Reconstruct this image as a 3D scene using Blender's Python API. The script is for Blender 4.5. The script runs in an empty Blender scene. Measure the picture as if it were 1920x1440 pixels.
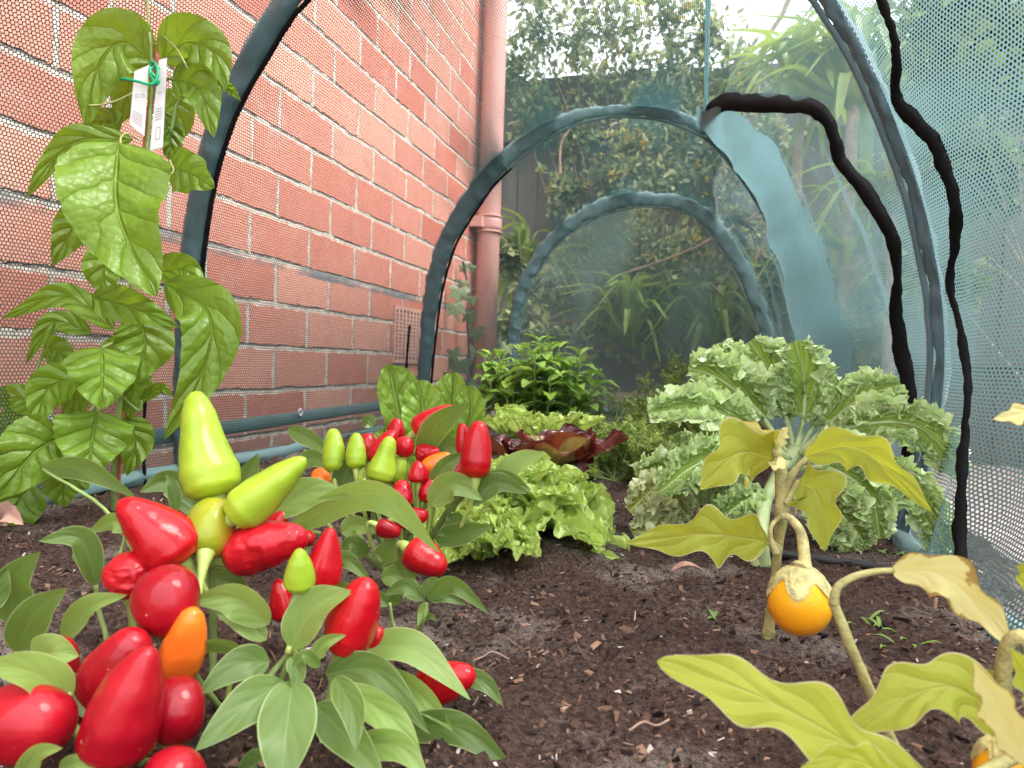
import bpy, math, random
import numpy as np
from mathutils import Vector, Matrix

# ------------------------------------------------------------------ camera, sky, sun, exposure
SC = bpy.context.scene
F = 1330.0                      # focal length in pixels of the 1920 wide photograph
CAMH = 0.19
def _n(v):
    v = np.array(v, float); return v/np.linalg.norm(v)
_Y = _n((352, 27, -F)); _s, _c = math.sin(math.radians(2)), math.cos(math.radians(2))
_Z = _n((_s, _c, (352*_s+27*_c)/F)); _X = np.cross(_Y, _Z)
MW = np.stack([_X, _Y, _Z], 1)          # world -> camera
CP = np.array([0, 0, CAMH])
cam = bpy.data.cameras.new('camera'); co = bpy.data.objects.new('camera', cam)
SC.collection.objects.link(co); SC.camera = co
cam.sensor_width = 36; cam.lens = F/1920*36; cam.clip_start = 0.01; cam.clip_end = 200
cam.dof.use_dof = True; cam.dof.focus_distance = .62; cam.dof.aperture_fstop = 15
m4 = Matrix([list(MW.T[i])+[CP[i]] for i in range(3)]+[[0, 0, 0, 1]]); co.matrix_world = m4

W = bpy.data.worlds.new("World"); SC.world = W; W.use_nodes = True
wn = W.node_tree.nodes; wl = W.node_tree.links; wn.clear()
SUN_EL, SUN_AZ = math.radians(58), math.radians(86)    # azimuth clockwise from +Y
sky = wn.new('ShaderNodeTexSky'); sky.sky_type = 'NISHITA'; sky.sun_disc = False
sky.sun_elevation = SUN_EL; sky.sun_rotation = SUN_AZ; sky.air_density = 1.0; sky.dust_density = 4.0
mixw = wn.new('ShaderNodeMix'); mixw.data_type = 'RGBA'; mixw.inputs[0].default_value = 0.8
mixw.inputs[7].default_value = (9.0, 9.1, 9.3, 1)       # cloud deck over the blue
bgn = wn.new('ShaderNodeBackground'); bgn.inputs[1].default_value = 0.15
won = wn.new('ShaderNodeOutputWorld')
# overcast sky: the cloud deck is about three times brighter overhead than at the horizon
gw = wn.new('ShaderNodeTexCoord'); sw = wn.new('ShaderNodeSeparateXYZ'); wl.new(gw.outputs['Generated'], sw.inputs[0])
rw = wn.new('ShaderNodeMapRange'); wl.new(sw.outputs[2], rw.inputs[0]); rw.inputs[3].default_value = .42; rw.inputs[4].default_value = 1.25
vw = wn.new('ShaderNodeVectorMath'); vw.operation = 'SCALE'; vw.inputs[0].default_value = (9.0, 9.1, 9.3); wl.new(rw.outputs[0], vw.inputs['Scale']); wl.new(vw.outputs[0], mixw.inputs[7])
wl.new(sky.outputs[0], mixw.inputs[6]); wl.new(mixw.outputs[2], bgn.inputs[0]); wl.new(bgn.outputs[0], won.inputs[0])
sl = bpy.data.lights.new('sun', 'SUN'); sl.energy = 1.7; sl.angle = math.radians(25); sl.color = (1, .96, .9)
so = bpy.data.objects.new('sun', sl); SC.collection.objects.link(so)
sd = Vector((math.sin(SUN_AZ)*math.cos(SUN_EL), math.cos(SUN_AZ)*math.cos(SUN_EL), math.sin(SUN_EL)))
so.rotation_euler = sd.to_track_quat('Z', 'Y').to_euler()
SC.view_settings.view_transform = 'Standard'; SC.view_settings.look = 'None'
SC.view_settings.exposure = 2.1; SC.view_settings.gamma = 1.0
SC.cycles.transparent_max_bounces = 24; SC.cycles.max_bounces = 8
SC.cycles.transmission_bounces = 6; SC.cycles.diffuse_bounces = 4

RNG = np.random.default_rng(7); random.seed(7)
# ------------------------------------------------------------------ projection helpers (a pixel of the photo + a distance = a place)
def ray(px, py): return MW.T @ np.array([(px-960)/F, -(py-720)/F, -1.0])
def P(px, py, d): return CP + ray(px, py)*d
def on_z(px, py, z=0.0):
    r = ray(px, py); return CP + r*((z-CAMH)/r[2])
def on_y(px, py, y):
    r = ray(px, py); return CP + r*(y/r[1])
def on_x(px, py, x):
    r = ray(px, py); return CP + r*(x/r[0])
# ------------------------------------------------------------------ noise
def _hash(i, j, k, s):
    n = (i*374761393 + j*668265263 + k*2147483647 + s*1274126177) & 0xffffffff
    n = ((n ^ (n >> 13))*1274126177) & 0xffffffff
    return ((n ^ (n >> 16)) & 0xffff)/65535.0
def vnoise(p, s=0):
    p = np.asarray(p, float); i = np.floor(p).astype(np.int64); f = p-i; f = f*f*(3-2*f)
    r = 0
    for a in (0, 1):
        for b in (0, 1):
            for c in (0, 1):
                w = (f[:, 0] if a else 1-f[:, 0])*(f[:, 1] if b else 1-f[:, 1])*(f[:, 2] if c else 1-f[:, 2])
                r = r + w*_hash(i[:, 0]+a, i[:, 1]+b, i[:, 2]+c, s)
    return r*2-1
def fbm(p, o=3, s=0):
    p = np.asarray(p, float); r = 0; a = 1.0
    for k in range(o): r = r+a*vnoise(p*(2**k), s+k); a *= .5
    return r
# ------------------------------------------------------------------ mesh building
class MB:
    def __init__(s): s.v = []; s.f = []; s.uv = []; s.c = []; s.n = 0
    def add(s, v, f, uv=None, c=None):
        v = np.asarray(v, float).reshape(-1, 3); k = len(v)
        s.v.append(v); s.f += [tuple(int(q)+s.n for q in t) for t in f]
        s.uv.append(np.zeros((k, 2)) if uv is None else np.asarray(uv, float).reshape(k, 2))
        c = np.ones((k, 3)) if c is None else np.broadcast_to(np.asarray(c, float), (k, 3))
        s.c.append(c); s.n += k; return s
ORG = {}
def build(name, mb, mat, parent=None, smooth=True, origin=None):
    v = np.concatenate(mb.v); uv = np.concatenate(mb.uv); c = np.concatenate(mb.c)
    if parent is not None: o0 = ORG[parent.name]
    else:
        o0 = np.array(origin, float) if origin is not None else np.array([v[:, 0].mean(), v[:, 1].mean(), v[:, 2].min()])
    me = bpy.data.meshes.new(name); me.from_pydata((v-o0).tolist(), [], mb.f)
    li = np.zeros(len(me.loops), np.int32); me.loops.foreach_get('vertex_index', li)
    ul = me.uv_layers.new(name='UVMap'); ul.data.foreach_set('uv', uv[li].astype(np.float32).ravel())
    ca = me.color_attributes.new('Col', 'FLOAT_COLOR', 'POINT')
    ca.data.foreach_set('color', np.concatenate([c, np.ones((len(c), 1))], 1).astype(np.float32).ravel())
    if smooth: me.polygons.foreach_set('use_smooth', np.ones(len(me.polygons), bool))
    me.materials.append(mat); me.update()
    o = bpy.data.objects.new(name, me); SC.collection.objects.link(o)
    ORG[o.name] = o0
    if parent is not None: o.parent = parent
    else: o.location = o0
    return o
def tag(o, label=None, cat=None, group=None, kind=None):
    if label: o['label'] = label
    if cat: o['category'] = cat
    if group: o['group'] = group
    if kind: o['kind'] = kind
    return o
def thing(name, label, cat, loc, group=None):
    o = bpy.data.objects.new(name, None); SC.collection.objects.link(o); o.location = Vector(loc)
    o.empty_display_size = .02; ORG[o.name] = np.array(loc, float); return tag(o, label, cat, group)
def catmull(pts, n):
    p = np.asarray(pts, float)
    if len(p) == 2: return p[0]+(p[1]-p[0])*np.linspace(0, 1, n)[:, None]
    q = np.concatenate([[2*p[0]-p[1]], p, [2*p[-1]-p[-2]]]); m = len(p)-1
    t = np.linspace(0, m-1e-9, n); i = t.astype(int); f = (t-i)[:, None]
    a, b, c, d = q[i], q[i+1], q[i+2], q[i+3]
    return .5*((2*b)+(-a+c)*f+(2*a-5*b+4*c-d)*f*f+(-a+3*b-3*c+d)*f**3)
def unit(v): return v/np.maximum(np.linalg.norm(v, axis=-1, keepdims=True), 1e-9)
def tangents(p): return unit(np.gradient(p, axis=0))
def grid_faces(a, b, wrap=False):
    f = []
    for i in range(a-1):
        for j in range(b if wrap else b-1):
            k = (j+1) % b; f.append((i*b+j, i*b+k, (i+1)*b+k, (i+1)*b+j))
    return f
def frames(p):
    t = tangents(p); ref = np.array([0, 0, 1.0]) if abs(t[0][2]) < .8 else np.array([1.0, 0, 0])
    s = unit(np.cross(t[0], ref)); S = []
    for k in range(len(p)):
        s = unit(s-t[k]*np.dot(s, t[k])); S.append(s)
    S = np.array(S); return t, S, np.cross(S, t)
def tube(mb, pts, rad, n=20, seg=8, c=None, lump=0, flat=1.0, cap=True):
    p = catmull(pts, n); t, s, b = frames(p)
    r = np.interp(np.linspace(0, 1, n), np.linspace(0, 1, len(np.atleast_1d(rad))), np.atleast_1d(rad)) if np.ndim(rad) else np.full(n, rad)
    th = np.linspace(0, 2*np.pi, seg, endpoint=False)
    v = p[:, None]+(s[:, None]*np.cos(th)[None, :, None]+b[:, None]*np.sin(th)[None, :, None]*flat)*r[:, None, None]
    v = v.reshape(-1, 3)
    if lump: v = v+np.stack([vnoise(v*180, 3), vnoise(v*180, 4), vnoise(v*180, 5)], 1)*lump
    f = grid_faces(n, seg, True)
    if cap: f += [tuple(range(seg-1, -1, -1)), tuple((n-1)*seg+j for j in range(seg))]
    uv = np.stack(np.meshgrid(np.linspace(0, 1, n), np.linspace(0, 1, seg), indexing='ij'), -1).reshape(-1, 2)
    mb.add(v, f, uv, c); return mb
def box(mb, lo, hi, c=None):
    x0, y0, z0 = lo; x1, y1, z1 = hi
    v = [(x, y, z) for x in (x0, x1) for y in (y0, y1) for z in (z0, z1)]
    f = [(0, 1, 3, 2), (4, 6, 7, 5), (0, 4, 5, 1), (2, 3, 7, 6), (0, 2, 6, 4), (1, 5, 7, 3)]
    V, Fc = [], []
    for q in f:
        Fc.append(tuple(range(len(V), len(V)+4))); V += [v[k] for k in q]
    mb.add(V, Fc, None, c); return mb
# leaf outlines, u 0..1 from base to tip
def pr_ovate(u): return np.clip(np.sin(np.pi*u**.72)**.85, 0, 1)*(1-.12*u)
def pr_lance(u): return np.clip(np.sin(np.pi*u**.85), 0, 1)**1.05
def pr_heart(u): return np.clip(np.where(u < .22, np.sqrt(np.clip(u/.22, 0, 1)), np.cos((u-.22)/.78*np.pi/2)**.75), 0, 1)
def pr_spoon(u): return np.clip(.16+.84*np.sin(np.pi*np.clip((u-.1)/.9, 0, 1)**1.5)**.7, 0, 1)*np.where(u > .97, np.sqrt(np.clip((1-u)/.03, 0, 1)), 1)
def pr_cos(u): return np.clip(.25+.8*np.sin(np.pi*.5*np.clip(u/.7, 0, 1)), 0, 1)*np.sqrt(np.clip((1-u**4), 0, 1))
def pr_lobed(u): return pr_ovate(u)*(1+.20*np.sin(u*2*np.pi*2.6+.4)*np.sin(np.pi*u))
def pr_blunt(u): return np.clip(.12+.9*np.sin(np.pi*np.clip(u*.80+.06, 0, 1))**.8, 0, 1)*np.sqrt(np.clip(1-u**7, 0, 1))
def pr_strap(u): return np.clip(np.minimum(1, u*6+.5), 0, 1)*np.sqrt(np.clip(1-u**3, 0, 1))
def leaf(mb, pts, hw, view=None, tilt=0, prof=pr_ovate, nu=22, nv=11, fold=.25, cup=0, wave=0, wf=3, serr=0, sf=30,
         ruff=0, rf=9, roct=2, rpow=2.0, twist=0, lobes=None, rt=.6, seed=None, c=None, pw=1.0):
    """a leaf blade along a spine; view = point the upper face looks at (None: the sky)"""
    seed = random.randrange(10000) if seed is None else seed
    rs = np.random.default_rng(seed)
    p = catmull(pts, nu); t = tangents(p)
    vw = (np.asarray(view)-p) if view is not None else np.tile(np.array([0.02, -.05, 1.0]), (nu, 1))
    s = unit(np.cross(t, vw)); n = np.cross(s, t)
    a = np.radians(tilt+twist*np.linspace(-.5, .5, nu))[:, None]
    s, n = s*np.cos(a)+n*np.sin(a), n*np.cos(a)-s*np.sin(a)
    u = np.linspace(0, 1, nu); v = np.sign(np.linspace(-1, 1, nv))*np.abs(np.linspace(-1, 1, nv))**pw
    L = np.sum(np.linalg.norm(np.diff(p, axis=0), axis=1))
    w = hw*np.maximum(prof(u), .012)
    U, V = np.meshgrid(u, v, indexing='ij'); av = np.abs(V)
    ww = w[:, None]*V*(1+serr*np.sin(U*sf*2*np.pi)*av**2)
    ph = rs.uniform(0, 6.28, 4)
    if lobes: ww = ww*(1+lobes[0]*np.sin(U*lobes[1]*2*np.pi+np.where(V > 0, ph[2], ph[3]))*np.sin(np.pi*np.clip(U*1.02, 0, 1)))
    h = av*w[:, None]*math.sin(fold)+cup*w[:, None]*V*V
    h = h+wave*hw*av**1.5*np.sin(U*wf*2*np.pi+np.sign(V)*ph[0]+ph[1])*np.sin(np.pi*np.clip(U*1.05, 0, 1))**.5
    out = p[:, None]+s[:, None]*(ww*math.cos(fold))[..., None]+n[:, None]*h[..., None]
    out = out.reshape(-1, 3)
    if ruff:
        q = np.stack([U.ravel()*L, (V*w[:, None]).ravel(), np.full(U.size, seed*.37)], 1)/max(hw, 1e-4)*rf*.5
        am = ruff*hw*(av.ravel()**rpow)
        d1, d2, d3 = fbm(q, roct, 1), fbm(q, roct, 11), fbm(q, roct, 21)
        nn = np.repeat(n, nv, 0); ss = np.repeat(s, nv, 0); tt = np.repeat(t, nv, 0)
        out = out+nn*(d1*am*1.3)[:, None]+ss*(d2*am*rt)[:, None]+tt*(d3*am*rt)[:, None]
    uv = np.stack([U, V*.5+.5], -1).reshape(-1, 2)
    mb.add(out, grid_faces(nu, nv), uv, c); return mb
def lp(pts, hw, **k):
    """leaf traced as pixel points with distances, upper face towards the viewer side unless tilted"""
    d = np.mean([q[2] for q in pts]); mb = MB()
    return leaf(mb, [P(*q) for q in pts], hw*d/F, view=CP, **k)
def fruit_body(mb, axis, r, prof, nu=30, seg=26, lobes=3, lobe=.06, lump=.05, lf=45, wr=0, seed=0, colf=None):
    p = catmull(axis, nu); t, s, b = frames(p); u = np.linspace(0, 1, nu)
    # denser at the ends
    u2 = .5-.5*np.cos(np.pi*u); p = np.stack([np.interp(u2, u, p[:, k]) for k in range(3)], 1)
    rr = r*np.array([prof(x) for x in u2]); rr = np.where((u2 < 1e-6) | (u2 > 1-1e-6), rr*0+1e-5, rr)
    th = np.linspace(0, 2*np.pi, seg, endpoint=False); T, R = np.meshgrid(th, rr)
    U = np.repeat(u2[:, None], seg, 1)
    R = R*(1+lobe*np.cos(lobes*T+seed+U*1.2)*np.sin(np.pi*np.clip(U, 0, 1)))
    v = p[:, None]+s[:, None]*(np.cos(T)*R)[..., None]+b[:, None]*(np.sin(T)*R)[..., None]
    d = unit(v-p[:, None]).reshape(-1, 3); v = v.reshape(-1, 3)
    env = np.repeat(np.sin(np.pi*u2)**.6, seg)
    v = v+d*(fbm(v*lf+seed, 2, 2)*lump*r*env)[:, None]
    if wr:
        w = 1-np.abs(fbm(v*190+seed*3.1, 3, 5))*1.6
        v = v+d*(w*wr*r*env)[:, None]
    uv = np.stack([U, T/(2*np.pi)], -1).reshape(-1, 2)
    c = None
    if colf is not None: c = colf(U.ravel(), T.ravel(), v)
    mb.add(v, grid_faces(nu, seg, True), uv, c); return mb
# ------------------------------------------------------------------ materials
def newmat(name):
    m = bpy.data.materials.new(name); m.use_nodes = True; nt = m.node_tree; nt.nodes.clear()
    return m, nt, nt.nodes, nt.links
class NB:
    """small helper to write node maths"""
    def __init__(s, nt): s.nt = nt; s.n = nt.nodes; s.l = nt.links
    def node(s, t, **k):
        x = s.n.new(t)
        for a, b in k.items(): setattr(x, a, b)
        return x
    def _in(s, x, i, v):
        if v is None: return
        if hasattr(v, 'is_output') or isinstance(v, bpy.types.NodeSocket): s.l.new(v, x.inputs[i])
        else: x.inputs[i].default_value = v
    def m(s, op, a, b=None, c=None, clamp=False):
        x = s.n.new('ShaderNodeMath'); x.operation = op; x.use_clamp = clamp
        for i, v in enumerate((a, b, c)): s._in(x, i, v)
        return x.outputs[0]
    def vm(s, op, a, b=None, out=0):
        x = s.n.new('ShaderNodeVectorMath'); x.operation = op; s._in(x, 0, a); s._in(x, 1, b); return x.outputs[out]
    def mix(s, f, a, b, blend='MIX'):
        x = s.n.new('ShaderNodeMix'); x.data_type = 'RGBA'; x.blend_type = blend
        s._in(x, 0, f); s._in(x, 6, a); s._in(x, 7, b); return x.outputs[2]
    def noise(s, vec, scale, detail=3, rough=.55, out=0):
        x = s.n.new('ShaderNodeTexNoise'); s._in(x, 'Vector', vec); x.inputs['Scale'].default_value = scale
        x.inputs['Detail'].default_value = detail; x.inputs['Roughness'].default_value = rough; return x.outputs[out]
    def ramp(s, f, a, b):
        x = s.n.new('ShaderNodeMapRange'); x.interpolation_type = 'SMOOTHSTEP'; s._in(x, 0, f)
        s._in(x, 1, a); s._in(x, 2, b); return x.outputs[0]
    def bump(s, h, st=.5, dist=.002, nrm=None):
        x = s.n.new('ShaderNodeBump'); x.inputs['Strength'].default_value = st; x.inputs['Distance'].default_value = dist
        s._in(x, 'Height', h)
        if nrm is not None: s.l.new(nrm, x.inputs['Normal'])
        return x.outputs[0]
    def prin(s, col, rough=.5, nrm=None, spec=.5, **k):
        x = s.n.new('ShaderNodeBsdfPrincipled'); s._in(x, 'Base Color', col); s._in(x, 'Roughness', rough)
        x.inputs['Specular IOR Level'].default_value = spec
        for a, b in k.items(): s._in(x, a, b)
        if nrm is not None: s.l.new(nrm, x.inputs['Normal'])
        return x.outputs[0]
    def out(s, sh):
        o = s.n.new('ShaderNodeOutputMaterial'); s.l.new(sh, o.inputs[0])
    def mixs(s, f, a, b):
        x = s.n.new('ShaderNodeMixShader'); s._in(x, 0, f); s.l.new(a, x.inputs[1]); s.l.new(b, x.inputs[2]); return x.outputs[0]
def C4(c): return (c[0], c[1], c[2], 1.0)
def leaf_mat(name, top, under, vein, nvein=7, slope=.45, bul=.6, bdist=.002, rough=.42, trans=.3, tcol=None, mid=.05, veinw=.12,
             veinmix=.45, edge=None, edgew=.9, var=.25, brown=0, bedge=.12, spec=.45, fine=0, useC=False, sec_s=0, sec_a=.35):
    m, nt, N, L = newmat(name); b = NB(nt)
    uv = b.node('ShaderNodeTexCoord').outputs['UV']; obj = b.node('ShaderNodeTexCoord').outputs['Object']
    sx = b.node('ShaderNodeSeparateXYZ'); L.new(uv, sx.inputs[0]); u, v = sx.outputs[0], sx.outputs[1]
    av = b.m('ABSOLUTE', b.m('MULTIPLY_ADD', v, 2.0, -1.0))
    wob = b.noise(obj, 30, 2)
    t = b.m('MULTIPLY_ADD', b.m('SUBTRACT', u, b.m('MULTIPLY', b.m('POWER', av, .8), slope)), nvein, b.m('MULTIPLY', wob, .5))
    tri = b.m('MULTIPLY', b.m('ABSOLUTE', b.m('SUBTRACT', b.m('FRACT', t), .5)), 2.0)   # 0 at vein
    vm = b.m('SUBTRACT', 1.0, b.ramp(tri, 0.0, veinw)); mm = b.m('SUBTRACT', 1.0, b.ramp(av, mid*.4, mid))
    vmask = b.m('MAXIMUM', b.m('MULTIPLY', vm, .75), mm)
    # secondary cross veins between the laterals
    ht = b.m('POWER', tri, .5)
    if sec_s:
        vo = b.node('ShaderNodeTexVoronoi'); vo.inputs['Scale'].default_value = sec_s; L.new(obj, vo.inputs['Vector'])
        ht = b.m('ADD', ht, b.m('MULTIPLY', b.m('SUBTRACT', 1.0, b.m('POWER', vo.outputs['Distance'], 1.5)), sec_a))
    ht = b.m('MULTIPLY', ht, b.ramp(av, 0.0, mid*2.2))
    if fine: ht = b.m('ADD', ht, b.m('MULTIPLY', b.noise(obj, 420, 2), fine))
    oi = b.node('ShaderNodeObjectInfo').outputs['Random']
    big = b.noise(obj, 14, 3)
    k = b.m('MULTIPLY_ADD', b.m('ADD', b.m('MULTIPLY', oi, .5), b.m('MULTIPLY', big, .9)), var*2, 1-var*1.4)
    base = b.mix(vmask, C4(top), C4(tuple(top[i]+(vein[i]-top[i])*veinmix for i in range(3))))
    bun = b.mix(b.m('MULTIPLY', vmask, .8), C4(under), C4(vein))
    back = b.node('ShaderNodeNewGeometry').outputs['Backfacing']
    col = b.mix(back, base, bun)
    cb = b.node('ShaderNodeCombineXYZ'); [L.new(k, cb.inputs[i]) for i in range(3)]
    col = b.mix(1.0, col, cb.outputs[0], 'MULTIPLY')
    if edge: col = b.mix(b.ramp(av, edgew, min(1.0, edgew+.12)), col, C4(edge))
    if brown:
        sp = b.ramp(b.m('ADD', b.noise(obj, 55, 4, .7), b.m('MULTIPLY', b.m('POWER', av, 3.0), bedge)), .74-brown*.1, .80-brown*.1)
        col = b.mix(b.m('MULTIPLY', sp, .8), col, (.22, .09, .02, 1))
    if useC:
        at = b.node('ShaderNodeAttribute', attribute_name='Col'); col = b.mix(1.0, col, at.outputs[0], 'MULTIPLY')
    nr = b.bump(ht, bul, bdist)
    pr = b.prin(col, b.m('MULTIPLY_ADD', big, .2, rough-.1), nr, spec)
    tr = b.node('ShaderNodeBsdfTranslucent'); tc = tcol or (min(1, top[0]*2.2), min(1, top[1]*2.0), top[2]*.8)
    L.new(b.mix(1.0, b.mix(.45, col, C4(tc)), (1, 1, 1, 1), 'MULTIPLY'), tr.inputs[0]); L.new(nr, tr.inputs[1])
    b.out(b.mixs(trans, pr, tr.outputs[0])); return m
def plain_mat(name, col, rough=.6, var=.25, scale=40, bump=0, bscale=200, spec=.4, useC=False, trans=0, metal=0, detail=4):
    m, nt, N, L = newmat(name); b = NB(nt); obj = b.node('ShaderNodeTexCoord').outputs['Object']
    k = b.noise(obj, scale, detail, .6)
    c = b.mix(b.ramp(k, .3, .7), C4(tuple(x*(1-var) for x in col)), C4(tuple(min(1, x*(1+var)) for x in col)))
    if useC:
        at = b.node('ShaderNodeAttribute', attribute_name='Col'); c = b.mix(1.0, c, at.outputs[0], 'MULTIPLY')
    nr = b.bump(b.noise(obj, bscale, 3), bump, .002) if bump else None
    p = b.prin(c, rough, nr, spec, Metallic=metal)
    if trans:
        tr = b.node('ShaderNodeBsdfTranslucent'); L.new(c, tr.inputs[0]); p = b.mixs(trans, p, tr.outputs[0])
    b.out(p); return m
def fruit_mat(name, c1, c2, rough=.19, wr=0, coat=.32, sss=.04, useC=False, scale=22):
    m, nt, N, L = newmat(name); b = NB(nt); obj = b.node('ShaderNodeTexCoord').outputs['Object']
    k = b.ramp(b.noise(obj, scale, 3), .35, .7)
    if useC: col = b.node('ShaderNodeAttribute', attribute_name='Col').outputs[0]
    else:
        su = b.node('ShaderNodeSeparateXYZ'); L.new(b.node('ShaderNodeTexCoord').outputs['UV'], su.inputs[0])
        sh = b.m('SUBTRACT', 1.0, b.ramp(b.m('ADD', su.outputs[0], b.m('MULTIPLY', b.noise(obj, 60, 3), .22)), .10, .34))   # paler shoulders round the stalk
        col = b.mix(b.m('MULTIPLY', sh, .5), b.mix(k, C4(c1), C4(c2)), C4((min(1, c1[0]*1.5+.03), c1[1]*1.2+.06, c1[2]*.8)))
        scar = b.ramp(b.noise(obj, 75, 5, .75), .70, .76); col = b.mix(b.m('MULTIPLY', scar, .35), col, C4((c1[0]*.45, c1[1]*.5, c1[2]*.5)))
    sp = b.ramp(b.noise(obj, 260, 1), .78, .82); col = b.mix(b.m('MULTIPLY', sp, .35), col, (.8, .55, .4, 1))
    h = b.m('ADD', b.noise(obj, 90, 2), b.m('MULTIPLY', b.noise(obj, 330, 3), .25))
    nr = b.bump(h, .4+wr, .0016)
    p = b.prin(col, b.m('MULTIPLY_ADD', k, .12, rough), nr, .16, **{'Coat Weight': coat, 'Coat Roughness': .025,
        'Subsurface Weight': sss, 'Subsurface Radius': (.012, .003, .002), 'Subsurface Scale': .5})
    b.out(p); return m
# ------------------------------------------------------------------ setting: ground, path, soil
m_ground = plain_mat('outside_ground', (.10, .085, .07), .95, .4, 9, .6, 60)
mb = MB(); mb.add([(-40, -40, -.2), (40, -40, -.2), (40, 40, -.2), (-40, 40, -.2)], [(0, 1, 2, 3)])
tag(build('ground', mb, m_ground, smooth=False, origin=(0, 0, -.2)), kind='structure')
m_path = plain_mat('path_concrete', (.20, .155, .14), .9, .3, 14, .4, 90)
mb = MB(); box(mb, (.55, -3, -.2), (1.6, 3.2, -.150)); tag(build('path', mb, m_path, smooth=False), kind='structure')

def soil_h(x, y):
    p = np.stack([x, y, np.zeros_like(x)], 1)
    h = fbm(p*7, 3, 1)*.006+fbm(p*55, 3, 4)*.0028+np.maximum(0, fbm(p*150, 2, 8))*.0035
    h = h+.025*np.exp(-((x+.79)/.12)**2)*np.clip((y-1.0), 0, 1)
    return h
def soil_z(x, y): return float(soil_h(np.array([x]), np.array([y]))[0])
def soil_material():
    m, nt, N, L = newmat('garden_soil'); b = NB(nt); o = b.node('ShaderNodeTexCoord').outputs['Object']
    a = b.noise(o, 5.5, 4, .6); f = b.noise(o, 240, 4, .7); g = b.noise(o, 900, 2, .6)
    dark = b.mix(b.ramp(f, .3, .75), (.022, .014, .012, 1), (.10, .062, .048, 1))
    sand = b.mix(b.ramp(g, .3, .7), (.08, .062, .052, 1), (.32, .272, .24, 1))
    msk = b.m('MULTIPLY', b.ramp(b.m('ADD', a, b.m('MULTIPLY', f, .22)), .60, .74), .75)
    col = b.mix(msk, dark, sand)
    wsp = b.ramp(b.noise(o, 520, 1), .77, .80); col = b.mix(b.m('MULTIPLY', wsp, .7), col, (.5, .45, .42, 1))
    nr = b.bump(b.m('ADD', f, b.m('MULTIPLY', g, .6)), 1.0, .004)
    b.out(b.prin(col, .95, nr, .15)); return m
m_soil = soil_material()
xs = np.linspace(-.79, .33, 300); ys = .10*np.exp(np.linspace(0, math.log(2.88/.10), 520))
Xg, Yg = np.meshgrid(xs, ys); Xg, Yg = Xg.ravel(), Yg.ravel()
mb = MB(); mb.add(np.stack([Xg, Yg, soil_h(Xg, Yg)], 1), grid_faces(len(ys), len(xs)))
tag(build('soil', mb, m_soil, origin=(0, 0, 0)), kind='structure')

def scatter_chips(n, lo, hi, ymin=.16, ymax=2.8, thin=1.0):
    y = ymin*np.exp(RNG.uniform(0, 1, n)**1.25*math.log(ymax/ymin)); x = RNG.uniform(-.77, .27, n)
    z = soil_h(x, y)
    ln = np.exp(RNG.uniform(math.log(lo), math.log(hi), n)); wd = ln*RNG.uniform(.18, .7, n)*thin; th = np.minimum(wd, ln*.3)*RNG.uniform(.3, .9, n)
    base = np.array([(-1, -1, -1), (1, -1, -1), (1, 1, -1), (-1, 1, -1), (-1, -1, 1), (1, -1, 1), (1, 1, 1), (-1, 1, 1)], float)
    q = base[None]*np.stack([ln, wd, th], 1)[:, None]*.5*RNG.uniform(.5, 1.15, (n, 8, 1))
    e = RNG.normal(0, 1, (n, 4)); e[:, 1:3] *= .35; e = unit(e)
    w, a, b, c = e.T
    Rm = np.stack([1-2*(b*b+c*c), 2*(a*b-w*c), 2*(a*c+w*b), 2*(a*b+w*c), 1-2*(a*a+c*c), 2*(b*c-w*a), 2*(a*c-w*b), 2*(b*c+w*a), 1-2*(a*a+b*b)], 1).reshape(n, 3, 3)
    q = np.einsum('nij,nkj->nki', Rm, q)+np.stack([x, y, z+th*.35], 1)[:, None]
    f0 = [(0, 3, 2, 1), (4, 5, 6, 7), (0, 1, 5, 4), (1, 2, 6, 5), (2, 3, 7, 6), (3, 0, 4, 7)]
    F_ = (np.array(f0)[None]+np.arange(n)[:, None, None]*8).reshape(-1, 4)
    pal = np.array([(.035, .022, .018), (.065, .038, .028), (.12, .068, .048), (.20, .118, .082), (.25, .16, .11), (.50, .44, .38), (.018, .013, .012)])
    ci = RNG.choice(len(pal), n, p=[.22, .23, .21, .13, .06, .02, .13]); cc = np.repeat(pal[ci]*RNG.uniform(.7, 1.3, (n, 1)), 8, 0)
    return q.reshape(-1, 3), F_, cc
m_chip = plain_mat('mulch_bits', (1, 1, 1), .9, .25, 300, .5, 700, .2, useC=True)
mb = MB()
for n_, lo, hi in ((30000, .0010, .0032), (17000, .003, .0075), (700, .006, .010), (900, .008, .022)):
    v, f, c = scatter_chips(n_, lo, hi, thin=.16 if hi > .02 else 1.0)
    c = c*.5+np.array([.11, .075, .055]) if hi > .02 else c
    mb.v.append(v); mb.f += (f+mb.n).tolist(); mb.uv.append(np.zeros((len(v), 2))); mb.c.append(c); mb.n += len(v)
tag(build('mulch', mb, m_chip, smooth=False, origin=(0, 1, 0)), kind='stuff')

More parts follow.
